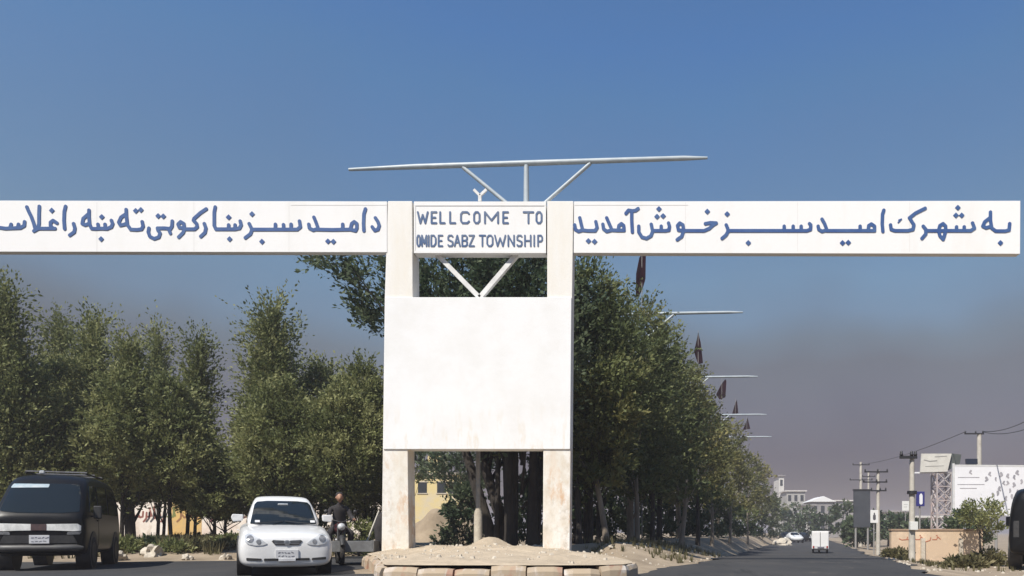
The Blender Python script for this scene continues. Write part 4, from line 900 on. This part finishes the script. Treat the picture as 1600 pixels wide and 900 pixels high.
def wheel(parent, x, y, r, w, front=False):
    s = 1 if x > 0 else -1
    t = MB().lathe([(r*.62,-w/2),(r*.9,-w/2),(r,-w*.36),(r,w*.36),(r*.9,w/2),(r*.62,w/2)], (x, y, r), 'x', 28).build('wheel', M_tyre, parent)
    m = MB().lathe([(0,s*w*.30),(r*.15,s*w*.34),(r*.2,s*w*.26),(r*.52,s*w*.24),(r*.64,s*w*.47),(r*.66,s*w*.3)], (x, y, r), 'x', 20)
    m.build('rim', M_rim, t)

def sedan():
    r = thing('car', 'white saloon car driving towards the viewer in front of the gate', 'car', (-6.98, 14.35, 0), R(28)); r.scale = (.87, .96, 1.0)
    st = []
    for y, zb, wb, (a2, z2), (a3, z3), (a4, z4), (a5, z5), zt_ in (
        (-2.27,.20,.56,(.64,.25),(.68,.42),(.66,.56),(.56,.64),.66), (-2.18,.16,.68,(.79,.24),(.815,.46),(.785,.65),(.64,.72),.745), (-2.02,.16,.72,(.82,.25),(.845,.48),(.81,.68),(.66,.765),.79),
        (-1.75,.16,.76,(.835,.26),(.855,.52),(.825,.74),(.68,.83),.855), (-1.35,.16,.76,(.84,.26),(.86,.54),(.83,.79),(.69,.89),.91), (-.92,.16,.76,(.84,.26),(.86,.55),(.84,.84),(.74,.94),.955),
        (0,.16,.76,(.84,.26),(.86,.56),(.845,.86),(.79,.945),.95), (1.2,.17,.76,(.84,.27),(.86,.57),(.84,.88),(.77,.965),.97), (1.85,.19,.74,(.82,.28),(.845,.57),(.80,.88),(.68,.99),1.01),
        (2.15,.24,.66,(.74,.32),(.77,.57),(.73,.86),(.6,.97),.99), (2.25,.30,.5,(.6,.36),(.64,.56),(.6,.82),(.5,.9),.91)):
        lo = lambda z: z if y > .5 else (.68+(z-.68)*(.80 if y < -.5 else .9) if z > .68 else z)
        st.append([(0,y,zb),(wb,y,zb),(a2,y,z2),(a3,y,z3),(a4,y,lo(z4)),(a5,y,lo(z5)),(0,y,lo(zt_))])
    body = loft(MB(), st).build('body', M_wpaint, r, subsurf=2)
    cs = []
    for (yb, ye, yc), wb, we, wm, zb, ze, zm, zc in (((-.93,-1.02,-1.10),.76,.70,.40,.88,.935,.95,.955), ((-.55,-.60,-.66),.77,.665,.38,.88,1.16,1.19,1.20), ((-.12,-.14,-.18),.775,.59,.34,.88,1.375,1.42,1.43), ((.12,.12,.12),.775,.57,.34,.88,1.405,1.455,1.465),
        ((.6,.6,.6),.775,.565,.34,.88,1.42,1.47,1.48), ((1.05,1.05,1.05),.77,.59,.35,.90,1.38,1.43,1.44), ((1.5,1.5,1.55),.76,.62,.36,.93,1.18,1.23,1.24), ((1.95,1.95,2.0),.70,.62,.36,.95,.985,1.0,1.0)):
        up_ = lambda z: .86+(z-.935)*1.15 if ye < 1.2 else z
        cs.append([(0,yc,.74),(wb,yb,.78),(we,ye,up_(ze)),(we*.86,(ye*.7+yc*.3),up_(ze+(zm-ze)*.75)),(wm,(ye+yc)/2,up_(zm)),(0,yc,up_(zc))])
    cab = loft(MB(), cs).build('cabin', M_wpaint, r, subsurf=2)
    bt = bvh([body, cab]); ct = bvh([cab])
    decal(ct, *polyd([(-.635,.91),(-.55,1.28),(-.50,1.335),(-.3,1.355),(.3,1.355),(.50,1.335),(.55,1.28),(.635,.91),(.35,.895),(-.35,.895)], .02), 'windscreen', M_glass, r, off=.010, thick=.006)
    for s in (1, -1):
        ax = '+x' if s > 0 else '-x'
        decal(ct, *polyd([(-.66,.93),(-.12,1.31),(.02,1.34),(.40,1.355),(.40,.95)], .02), 'side_window', M_glass, r, ax, .010, .006)
        decal(ct, *polyd([(.46,.95),(.46,1.355),(.92,1.33),(1.08,1.28),(1.36,1.0)], .02), 'side_window', M_glass, r, ax, .010, .006)
        hp = [(.34,.56),(.42,.535),(.55,.53),(.68,.555),(.735,.61),(.72,.70),(.66,.735),(.58,.715),(.46,.645)]
        hp = hp if s > 0 else mirror(hp)
        hl = decal(bt, *polyd(hp), 'headlight', M_lens, r, '-y', .012, .01)
        for cx_, cz, rd in ((.635,.645,.062), (.49,.595,.042)):
            xs, ys, GX, GY = grid(s*cx_-.09, s*cx_+.09, cz-.09, cz+.09, .012); decal(bt, np.hypot(GX-s*cx_, GY-cz)-rd, xs, ys, 'lamp_bowl', M_lensd, hl, '-y', .018, .006)
        fp = [(.44,.28),(.70,.285),(.70,.33),(.44,.315)]; fp = fp if s > 0 else mirror(fp)
        decal(bt, *polyd(fp), 'fog_light_recess', M_plast, r, '-y', .008)
        m = MB(); m.add([(s*.86+s*x*.13, -.72+y*.06, 1.02+z*.085) for x, y, z in [(-.7,-1,-.7),(.7,-1,-.9),(1,-.6,0),(.8,-1,.8),(-.8,-1,.7),(-.7,1,-.6),(.6,1,-.7),(.9,1,0),(.7,1,.7),(-.8,1,.6)]], [(0,1,2,3,4),(9,8,7,6,5),(0,5,6,1),(1,6,7,2),(2,7,8,3),(3,8,9,4),(4,9,5,0)])
        mo = m.build('wing_mirror', M_wpaint, r, bevel=.02); MB().bar((s*.80,-.70,.965), (s*.90,-.70,.985), .06, .05).build('mirror_arm', M_plast, mo)
        MB().box((s*.868, .25, .80), (.03, .16, .028)).build('door_handle', M_wpaint, r, bevel=.008)
        for wy in (-1.34, 1.27):
            MB().cyl((s*.60, wy, .33), (s*.862, wy, .33), .365, 28).build('wheel_arch', M_plast, r)
            wheel(r, s*.775, wy, .31, .19)
        decal(bt, *polyd([(.50 if s > 0 else -.72,.66),(.72 if s > 0 else -.50,.66),(.72 if s > 0 else -.50,.84),(.50 if s > 0 else -.72,.84)], .02), 'tail_light', M_red, r, '+y', .01)
        w = MB(); w.bar((s*.52-.02, -1.10, .915), (s*.02, -.98, .96), .018, .012); w.build('wiper', M_plast, r)
    for s in (1, -1):
        gpz = [(.035,.535),(.05,.615),(.235,.625),(.27,.605),(.21,.54)]; gpz = gpz if s > 0 else mirror(gpz)
        gr = decal(bt, *polyd(gpz, .01), 'grille', M_plast, r, '-y', .012, .006)
        for zz in (.563, .588, .610): decal(bt, *polyd([(s*.05 if s > 0 else -.225, zz-.004), (.225 if s > 0 else -.05, zz-.004), (.225 if s > 0 else -.05, zz+.004), (s*.05 if s > 0 else -.225, zz+.004)], .005), 'slat', M_rim, gr, '-y', .017, .003)
    xs, ys, GX, GY = grid(-.07, .07, .53, .63, .005); e = np.hypot((GX)/1.35, GY-.58)
    decal(bt, np.minimum(np.abs(e-.036)-.006, np.minimum(np.abs(np.hypot(GX/.55, GY-.58)-.03)-.005, np.abs(np.hypot(GX, (GY-.592)/.5)-.034)-.005)), xs, ys, 'emblem', M_rim, r, '-y', .022, .008)
    decal(bt, *polyd([(-.40,.275),(.40,.275),(.40,.315),(-.40,.315)]), 'lower_intake', M_plast, r, '-y', .008)
    plate(r, 0, -2.275, .385, .40, .15)
    MB().box((0,-2.285,.29), (.30,.02,.05)).build('bracket', M_plate, r, bevel=.004)
    for y_, z_ in ((-.42, 1.27),): MB().box((0, y_-.02, z_), (.2, .03, .06), rx=R(20)).build('rear_view_mirror', M_lens, r, bevel=.01)
    for sx in (-.50, .55): MB().box((sx, -.985, .955), (.09, .006, .06), rx=R(-52)).build('windscreen_sticker', M_plate, r)
    return r
sedan()

def van(label, loc, rz, name, paint, rack=True, group=None):
    r = thing(name, label, 'van', loc, rz, group)
    Lh = 2.15; st = []
    for y, zb, wb, (a2, z2), (a3, z3), (a4, z4), (a5, z5), (a6, z6), zt_ in (
        (-2.16,.36,.55,(.66,.42),(.70,.6),(.70,.78),(.69,.92),(.66,1.0),1.02), (-2.10,.30,.72,(.78,.38),(.82,.6),(.82,.80),(.80,.98),(.76,1.08),1.10), (-1.92,.28,.76,(.83,.38),(.85,.6),(.85,.84),(.82,1.14),(.75,1.28),1.31),
        (-1.62,.28,.77,(.84,.38),(.86,.6),(.855,.86),(.82,1.28),(.735,1.52),1.60), (-1.34,.28,.77,(.84,.38),(.86,.6),(.855,.88),(.82,1.36),(.71,1.76),1.84), (-1.0,.28,.77,(.84,.38),(.86,.6),(.855,.88),(.82,1.40),(.72,1.85),1.93),
        (0,.28,.77,(.84,.38),(.86,.6),(.855,.88),(.825,1.40),(.73,1.87),1.95), (1.4,.28,.77,(.84,.38),(.86,.6),(.855,.88),(.825,1.40),(.73,1.86),1.94), (2.02,.30,.77,(.83,.38),(.85,.6),(.845,.88),(.80,1.40),(.65,1.80),1.86), (2.16,.38,.68,(.76,.44),(.79,.6),(.79,.88),(.74,1.38),(.58,1.70),1.74)):
        st.append([(0,y,zb),(wb,y,zb),(a2,y,z2),(a3,y,z3),(a4,y,z4),(a5,y,z5),(a6+.03,y,z6-.04),(a6*.86,y,z6+(zt_-z6)*.62),(0,y,zt_)])
    body = loft(MB(), st).build('body', paint, r, subsurf=2); bt = bvh([body])
    decal(bt, *polyd([(-.72,1.14),(-.66,1.54),(-.60,1.70),(.60,1.70),(.66,1.54),(.72,1.14),(.4,1.11),(-.4,1.11)], .025), 'windscreen', M_glass, r, '-y', .010, .006)
    for s in (1, -1):
        ax = '+x' if s > 0 else '-x'
        decal(bt, *polyd([(-1.66,1.14),(-1.38,1.60),(-1.26,1.68),(-.86,1.70),(-.86,1.12)], .025), 'side_window', M_glass, r, ax, .010, .006)
        decal(bt, *polyd([(-.74,1.12),(-.74,1.70),(.30,1.71),(.30,1.12)], .025), 'side_window', M_glass, r, ax, .010, .006)
        decal(bt, *polyd([(.42,1.12),(.42,1.71),(1.70,1.68),(1.80,1.2),(1.74,1.12)], .025), 'side_window', M_glass, r, ax, .010, .006)
        hp = [(.10,.775),(.40,.77),(.62,.76),(.76,.77),(.765,.865),(.70,.905),(.10,.895)]; hp = hp if s > 0 else mirror(hp)
        hl = decal(bt, *polyd(hp), 'headlight', M_lensw if name == 'van' else M_lens, r, '-y', .014, .01)
        op = [(.50,.69),(.74,.70),(.775,.755),(.52,.745)]; op = op if s > 0 else mirror(op)
        decal(bt, *polyd(op), 'indicator', M_lensd, r, '-y', .010)
        m = MB(); m.box((s*.98, -1.60, 1.14), (.16, .08, .26)); mo = m.build('wing_mirror', M_plast, r, bevel=.02); MB().bar((s*.84,-1.56,1.06), (s*.95,-1.58,1.06), .03, .03).build('mirror_arm', M_plast, mo)
        for wy in (-1.38, 1.28):
            MB().cyl((s*.58, wy, .36), (s*.868, wy, .36), .40, 28).build('wheel_arch', M_plast, r)
            wheel(r, s*.775, wy, .335, .20)
        decal(bt, *polyd([(.62 if s > 0 else -.74,.72),(.74 if s > 0 else -.62,.72),(.74 if s > 0 else -.62,1.1),(.62 if s > 0 else -.74,1.1)], .02), 'tail_light', M_red if name == 'van' else M_plast, r, '+y', .01)
        MB().box((s*.866, -.92, .98), (.03, .14, .03)).build('door_handle', M_plast, r, bevel=.006)
        decal(bt, *polyd([(-.82,.42),(-.80,1.10),(-.785,1.10),(-.80,.42)], .012), 'door_seam', M_plast, r, ax, .004)
        w = MB(); w.bar((s*.45, -2.02, 1.125), (s*.05-.1, -1.88, 1.27), .02, .015); w.build('wiper', M_plast, r)
    decal(bt, *polyd([(-.14,.775),(.14,.775),(.14,.895),(-.14,.895)]), 'grille', mat('brown_red_grille', (.10,.055,.05), .5, (.06,.04,.04), scale=9), r, '-y', .018)
    decal(bt, *polyd([(-.70,.53),(-.62,.68),(.62,.68),(.70,.53)]), 'intake', M_plast, r, '-y', .008)
    bmp = MB()
    for z, h, w in ((.44, .13, .80), (.715, .04, .78)):
        v = []; n = 14
        for i in range(n+1):
            x = -w+2*w*i/n; yy = -2.20+.10*(abs(x)/w)**4
            v.append((x, yy, z))
        if h > .1: bmp.tube(v, [.03]+[h/2]*(n-1)+[.03], 8)
    bmp.build('bumper', mat('grey_bumper', (.05,.05,.05), .5, (.08,.076,.07), scale=5), r)
    plate(r, .03, -2.245, .605, .36, .16)
    if rack:
        decal(bt, *polyd([(-.66,1.60),(-.62,1.685),(.05,1.69),(.05,1.62)], .02), 'windscreen_strip', mat('pale_blue_strip', (.20,.30,.36), .4, (.42,.46,.48), scale=4), r, '-y', .018, .003)  # pale blue strip across part of the windscreen top
        for i in range(3): MB().bar((-.60, -.7+i*.85, 1.985), (.60, -.7+i*.85, 1.985), .035, .025).build('roof_rack_bar', M_rim, r)
        for s in (1, -1):
            MB().bar((s*.58, -.8, 1.955), (s*.58, 1.2, 1.955), .03, .03).build('roof_rail', M_plast, r)
        MB().box((-.20, -1.05, 1.945), (.10, .08, .07)).build('roof_lamp', M_lens, r, bevel=.02)
    return r
van('black van with pale headlight band driving towards the viewer at the left edge', (-12.55, 16.05, 0), R(27), 'van', M_bpaint).scale = (.86, .95, 1.02)
van('dark van cut off by the right edge of the view, beside the pale pier', (10.35, 18.6, -.08), R(151), 'dark_van', M_bpaint, rack=False)

# small white box carrier going away down the right road, far cars at the bend
def carrier():
    Y = 46; X = (1281.5-CX)*Y/F; z = float(dip(Y)); r = thing('box_carrier', 'small white three-wheeled box carrier driving on the right road', 'carrier', (X, Y, z), -math.atan(SL))
    b = MB().box((0,.6,.83), (1.02,1.7,1.12)).build('cargo_box', M_wpaint, r, bevel=.03)
    for x in (-.25, .25): MB().box((x,-.262,.86), (.44,.02,.9)).build('rear_door', M_wpaint, r, bevel=.008)
    MB().box((0,-.28,.86), (.02,.012,.9)).build('door_gap', M_plast, r)
    MB().box((.03,-.28,.37), (.40,.03,.10)).build('number_plate', M_pmark, r, bevel=.004)
    MB().box((0,1.9,.75), (.95,.9,.95)).build('cab', M_wpaint, r, bevel=.12)
    MB().box((0,.5,.26), (.8,2.2,.1)).build('chassis', M_plast, r)
    for x in (-.42, .42): wheel(r, x, .2, .20, .12); MB().box((x*.98,-.272,.40), (.09,.03,.12)).build('tail_light', M_red, r)
    wheel(r, .001, 2.1, .20, .12)
carrier()
def far_car(label, px, Y, paint, w=1.7, rz=0):
    X = (px-CX)*Y/F; r = thing('car', label, 'car', (X, Y, float(dip(Y))), rz, 'far cars at the bend of the right road'); st = []
    for y, zb, a, zs, b, zt_ in ((-2.1,.35,.7,.6,.6,.72), (-1.9,.25,.82,.65,.74,.82), (-1.0,.22,.85,.78,.76,.92), (-.4,.22,.85,.85,.62,1.38), (.9,.22,.85,.85,.60,1.42), (1.6,.25,.82,.85,.68,1.0), (2.1,.35,.7,.7,.6,.85)):
        st.append([(0,y,zb),(a*.9,y,zb),(a,y,zs),(b,y,zt_-.05),(0,y,zt_)])
    body = loft(MB(), st).build('body', paint, r, subsurf=1); bt = bvh([body])
    decal(bt, *polyd([(-.62,.98),(-.5,1.3),(.5,1.3),(.62,.98)], .06), 'windscreen', M_glass, r, '-y', .012)
    for s in (1, -1):
        for wy in (-1.3, 1.25): wheel(r, s*.76, wy, .30, .18)
        hp = [(.45,.55),(.7,.55),(.7,.68),(.45,.66)]; decal(bt, *polyd(hp if s > 0 else mirror(hp), .03), 'headlight', M_lens, r, '-y', .012)
far_car('dark car far down the right road, nearest to the median end', 1229, 100, M_bpaint)
far_car('white car far down the right road between two dark cars', 1241, 92, M_wpaint)
far_car('dark car far down the right road, right of the white one', 1254, 104, M_bpaint)

# ------------------------------------------------------------------ motorcyclist and cargo cart behind the white car
def skin_body(name, joints, edges, m, parent, levels=1):
    me = bpy.data.meshes.new(name); me.from_pydata([j[0] for j in joints], edges, []); o = bpy.data.objects.new(name, me); COL.objects.link(o)
    o.modifiers.new('skin', 'SKIN'); s = o.modifiers.new('sub', 'SUBSURF'); s.levels = s.render_levels = levels
    for i, j in enumerate(joints): me.skin_vertices[0].data[i].radius = (j[1], j[1] if len(j) < 3 else j[2])
    me.skin_vertices[0].data[0].use_root = True
    dg = bpy.context.evaluated_depsgraph_get(); me2 = bpy.data.meshes.new_from_object(o.evaluated_get(dg)); me2.name = name
    bpy.data.objects.remove(o); me2.materials.clear(); me2.materials.append(m); me2.polygons.foreach_set('use_smooth', [True]*len(me2.polygons))
    return place(bpy.data.objects.new(name, me2), parent)
M_cloth = mat('dark_cloth', (.018,.017,.018), .95, (.035,.03,.03), scale=6)
M_skin = mat('skin', (.36,.20,.13), .6, (.30,.16,.10), scale=5)
M_hair = mat('dark_hair', (.012,.010,.009), .8)
XM, YM, RM = -7.02, 17.2, R(26)
mb_ = thing('motorcycle', 'dark motorcycle coming up beside the white car', 'motorcycle', (XM, YM, 0), RM)
for y in (-.66, .62):
    t = MB().lathe([(.22,-.045),(.28,-.05),(.305,-.02),(.305,.02),(.28,.05),(.22,.045)], (0, y, .305), 'x', 24).build('wheel', M_tyre, mb_)
    sp_ = MB().lathe([(.225,-.02),(.235,0),(.225,.02),(.21,0),(.225,-.02)], (0, y, .305), 'x', 24); sp_.lathe([(0,-.05),(.05,-.05),(.05,.05),(0,.05)], (0, y, .305), 'x', 12)
    for k in range(10): a = k*.628; sp_.cyl((0, y, .305), (0, y+.215*math.cos(a), .305+.215*math.sin(a)), .006, 4)
    sp_.build('rim', M_rim, t)
fk = MB()
for s in (-.07, .07): fk.tube([(s,-.66,.305),(s,-.46,.95)], [.022,.022], 8)
fk.tube([(-.09,-.47,.90),(.09,-.47,.90)], .03, 8); fk.build('fork', M_plast, mb_)
MB().tube([(-.31,-.32,1.03),(-.22,-.40,1.05),(0,-.44,.98),(.22,-.40,1.05),(.31,-.32,1.03)], [.014]*5, 8).build('handlebar', M_plast, mb_)
hl_ = MB().lathe([(0,-.10),(.075,-.09),(.085,-.04),(.05,.05),(0,.06)], (0,-.56,.88), 'y', 16).build('headlight', M_lens, mb_)
MB().tube([(0,-.42,.78),(0,-.30,.84),(0,-.1,.85),(0,.1,.76)], [.05,.13,.14,.06], 10).build('tank', mat('dark_red_paint_gloss', (.06,.012,.012), .3), mb_)
MB().tube([(0,.05,.76),(0,.25,.78),(0,.6,.80),(0,.72,.81)], [.07,.12,.11,.05], 10).build('seat', M_plast, mb_)
MB().box((0,-.02,.47), (.24,.36,.30)).build('engine', M_rim, mb_, bevel=.04)
fm = MB(); fm.tube([(0,-.44,.82),(0,-.2,.45),(0,.1,.36),(0,.62,.305)], .03, 6); fm.build('frame', M_plast, mb_)
MB().tube([(0,-.98,.45),(0,-.85,.58),(0,-.66,.64),(0,-.45,.58)], [.05,.06,.06,.05], 8).build('front_mudguard', M_plast, mb_)
MB().tube([(.14,-.05,.33),(.16,.3,.32),(.17,.75,.36)], [.025,.04,.045], 8).build('exhaust', M_chrome, mb_)
for s in (-1, 1):
    m_ = MB(); m_.cyl((s*.24,-.40,1.04), (s*.30,-.38,1.2), .006, 6); m_.lathe([(0,-.012),(.045,-.01),(.045,.01),(0,.012)], (s*.31,-.38,1.23), 'y', 12); m_.build('mirror', M_plast, mb_)
pr = thing('person', 'person in dark clothes and a cap riding the motorcycle beside the white car', 'person', (XM, YM, 0), RM)
J = [((0,.22,.86),.15,.13), ((0,.18,1.02),.15,.12), ((0,.12,1.22),.17,.12), ((0,.10,1.33),.12,.09), ((0,.07,1.40),.055), ((0,.04,1.47),.06)]
E = [(0,1),(1,2),(2,3),(3,4),(4,5)]
for s in (-1, 1):
    b = len(J); J += [((s*.19,.10,1.30),.065), ((s*.25,-.04,1.12),.05), ((s*.275,-.27,1.05),.036)]; E += [(3,b),(b,b+1),(b+1,b+2)]
    b = len(J); J += [((s*.12,.16,.82),.10), ((s*.24,-.22,.74),.075), ((s*.20,-.06,.36),.055), ((s*.20,-.20,.31),.04)]; E += [(0,b),(b,b+1),(b+1,b+2),(b+2,b+3)]
skin_body('clothing', J, E, M_cloth, pr)
hd = bmesh.new(); bmesh.ops.create_icosphere(hd, subdivisions=3, radius=.1)
for v in hd.verts:
    x, y, z = v.co; x *= .80; z *= 1.22
    if z < -.02: x *= 1-.35*min(1, (-z)/.1); y = y*(1-.2*min(1, (-z)/.1))-.01
    if abs(x) < .018 and y < -.07 and -.04 < z < .025: y -= .022
    if abs(abs(x)-.033) < .014 and y < -.06 and .005 < z < .03: y += .010
    v.co = (x, y, z)
me = bpy.data.meshes.new('head'); hd.to_mesh(me); hd.free(); me.materials.append(M_skin); me.polygons.foreach_set('use_smooth', [True]*len(me.polygons))
ho = place(bpy.data.objects.new('head', me), pr); ho.location = (0, .01, 1.565)
for s in (-1, 1):
    MB().lathe([(0,-.004),(.011,-.002),(0,.006)], (s*.032,-.082,.016), 'y', 8).build('eye', M_hair, ho)
    MB().lathe([(0,-.01),(.024,-.004),(.026,.006),(0,.01)], (s*.083,.005,-.005), 'x', 10).build('ear', M_skin, ho)
MB().tube([(-.024,-.083,-.052),(0,-.09,-.055),(.024,-.083,-.052)], [.004,.007,.004], 6).build('mouth', mat('lips', (.25,.10,.08), .6), ho)
MB().lathe([(.083,.02),(.088,.06),(.075,.105),(.04,.13),(0,.135)], (0,.012,0), 'z', 18).build('cap', M_cloth, ho)
for s in (-1, 1):
    hj = [((s*.275,-.27,1.05),.034,.022), ((s*.29,-.315,1.052),.036,.020)]; he = [(0,1)]
    for k in range(4):
        b = len(hj); q = (k-1.5)*.017; l = (.9,1,.96,.8)[k]
        hj += [((s*.29+q,-.345,1.06),.0095), ((s*.29+q,-.345-.03*l,1.048),.009), ((s*.29+q,-.35,1.018),.008)]; he += [(1,b),(b,b+1),(b+1,b+2)]
    b = len(hj); hj += [((s*.263,-.30,1.035),.011), ((s*.257,-.33,1.02),.010)]; he += [(0,b),(b,b+1)]
    skin_body('hand', hj, he, M_skin, pr, 1)
MB().box((0,0,0), (.01,.01,.01)) if False else None

ct = thing('cargo_cart', 'low grey cargo cart with pale slanting handles behind the left gate column', 'cart', (-6.60, 17.2, 0), R(10))
M_tray = mat('grey_tray', (.16,.165,.17), .7, (.10,.10,.10), scale=4)
MB().box((0,0,.34), (.95,1.3,.06)).build('tray_floor', M_tray, ct, bevel=.01)
for s in (-1, 1): MB().box((s*.46,0,.46), (.03,1.3,.2)).build('side_board', M_tray, ct, bevel=.006)
for s in (-1, 1): MB().box((0,s*.635,.46), (.88,.03,.2)).build('end_board', M_tray, ct, bevel=.006)
for s in (-1, 1):
    t = MB().lathe([(.13,-.04),(.17,-.045),(.19,0),(.17,.045),(.13,.04)], (s*.40,.1,.19), 'x', 20).build('wheel', M_tyre, ct); MB().lathe([(0,-.03),(.13,-.03),(.13,.03),(0,.03)], (s*.40,.1,.19), 'x', 14).build('hub', M_rim, t)
for a, b in (((.10,.55,.5),(.34,.85,1.28)), ((.40,.55,.5),(.60,.85,1.22))): MB().bar(a, b, .035, .035).build('handle', M_conc, ct)
bd = thing('sack', 'black bundle standing on the cargo cart next to the left gate column', 'sack', (-6.14, 17.45, .37), .4)
MB().tube([(0,0,.0),(.02,0,.2),(-.02,.02,.5),(.03,0,.72),(.05,0,.86)], [.11,.15,.14,.12,.05], 12).build('cloth', M_cloth, bd); MB().tube([(.04,0,.84),(.06,0,.93)], [.03,.05], 8).build('tie', M_cloth, bd)
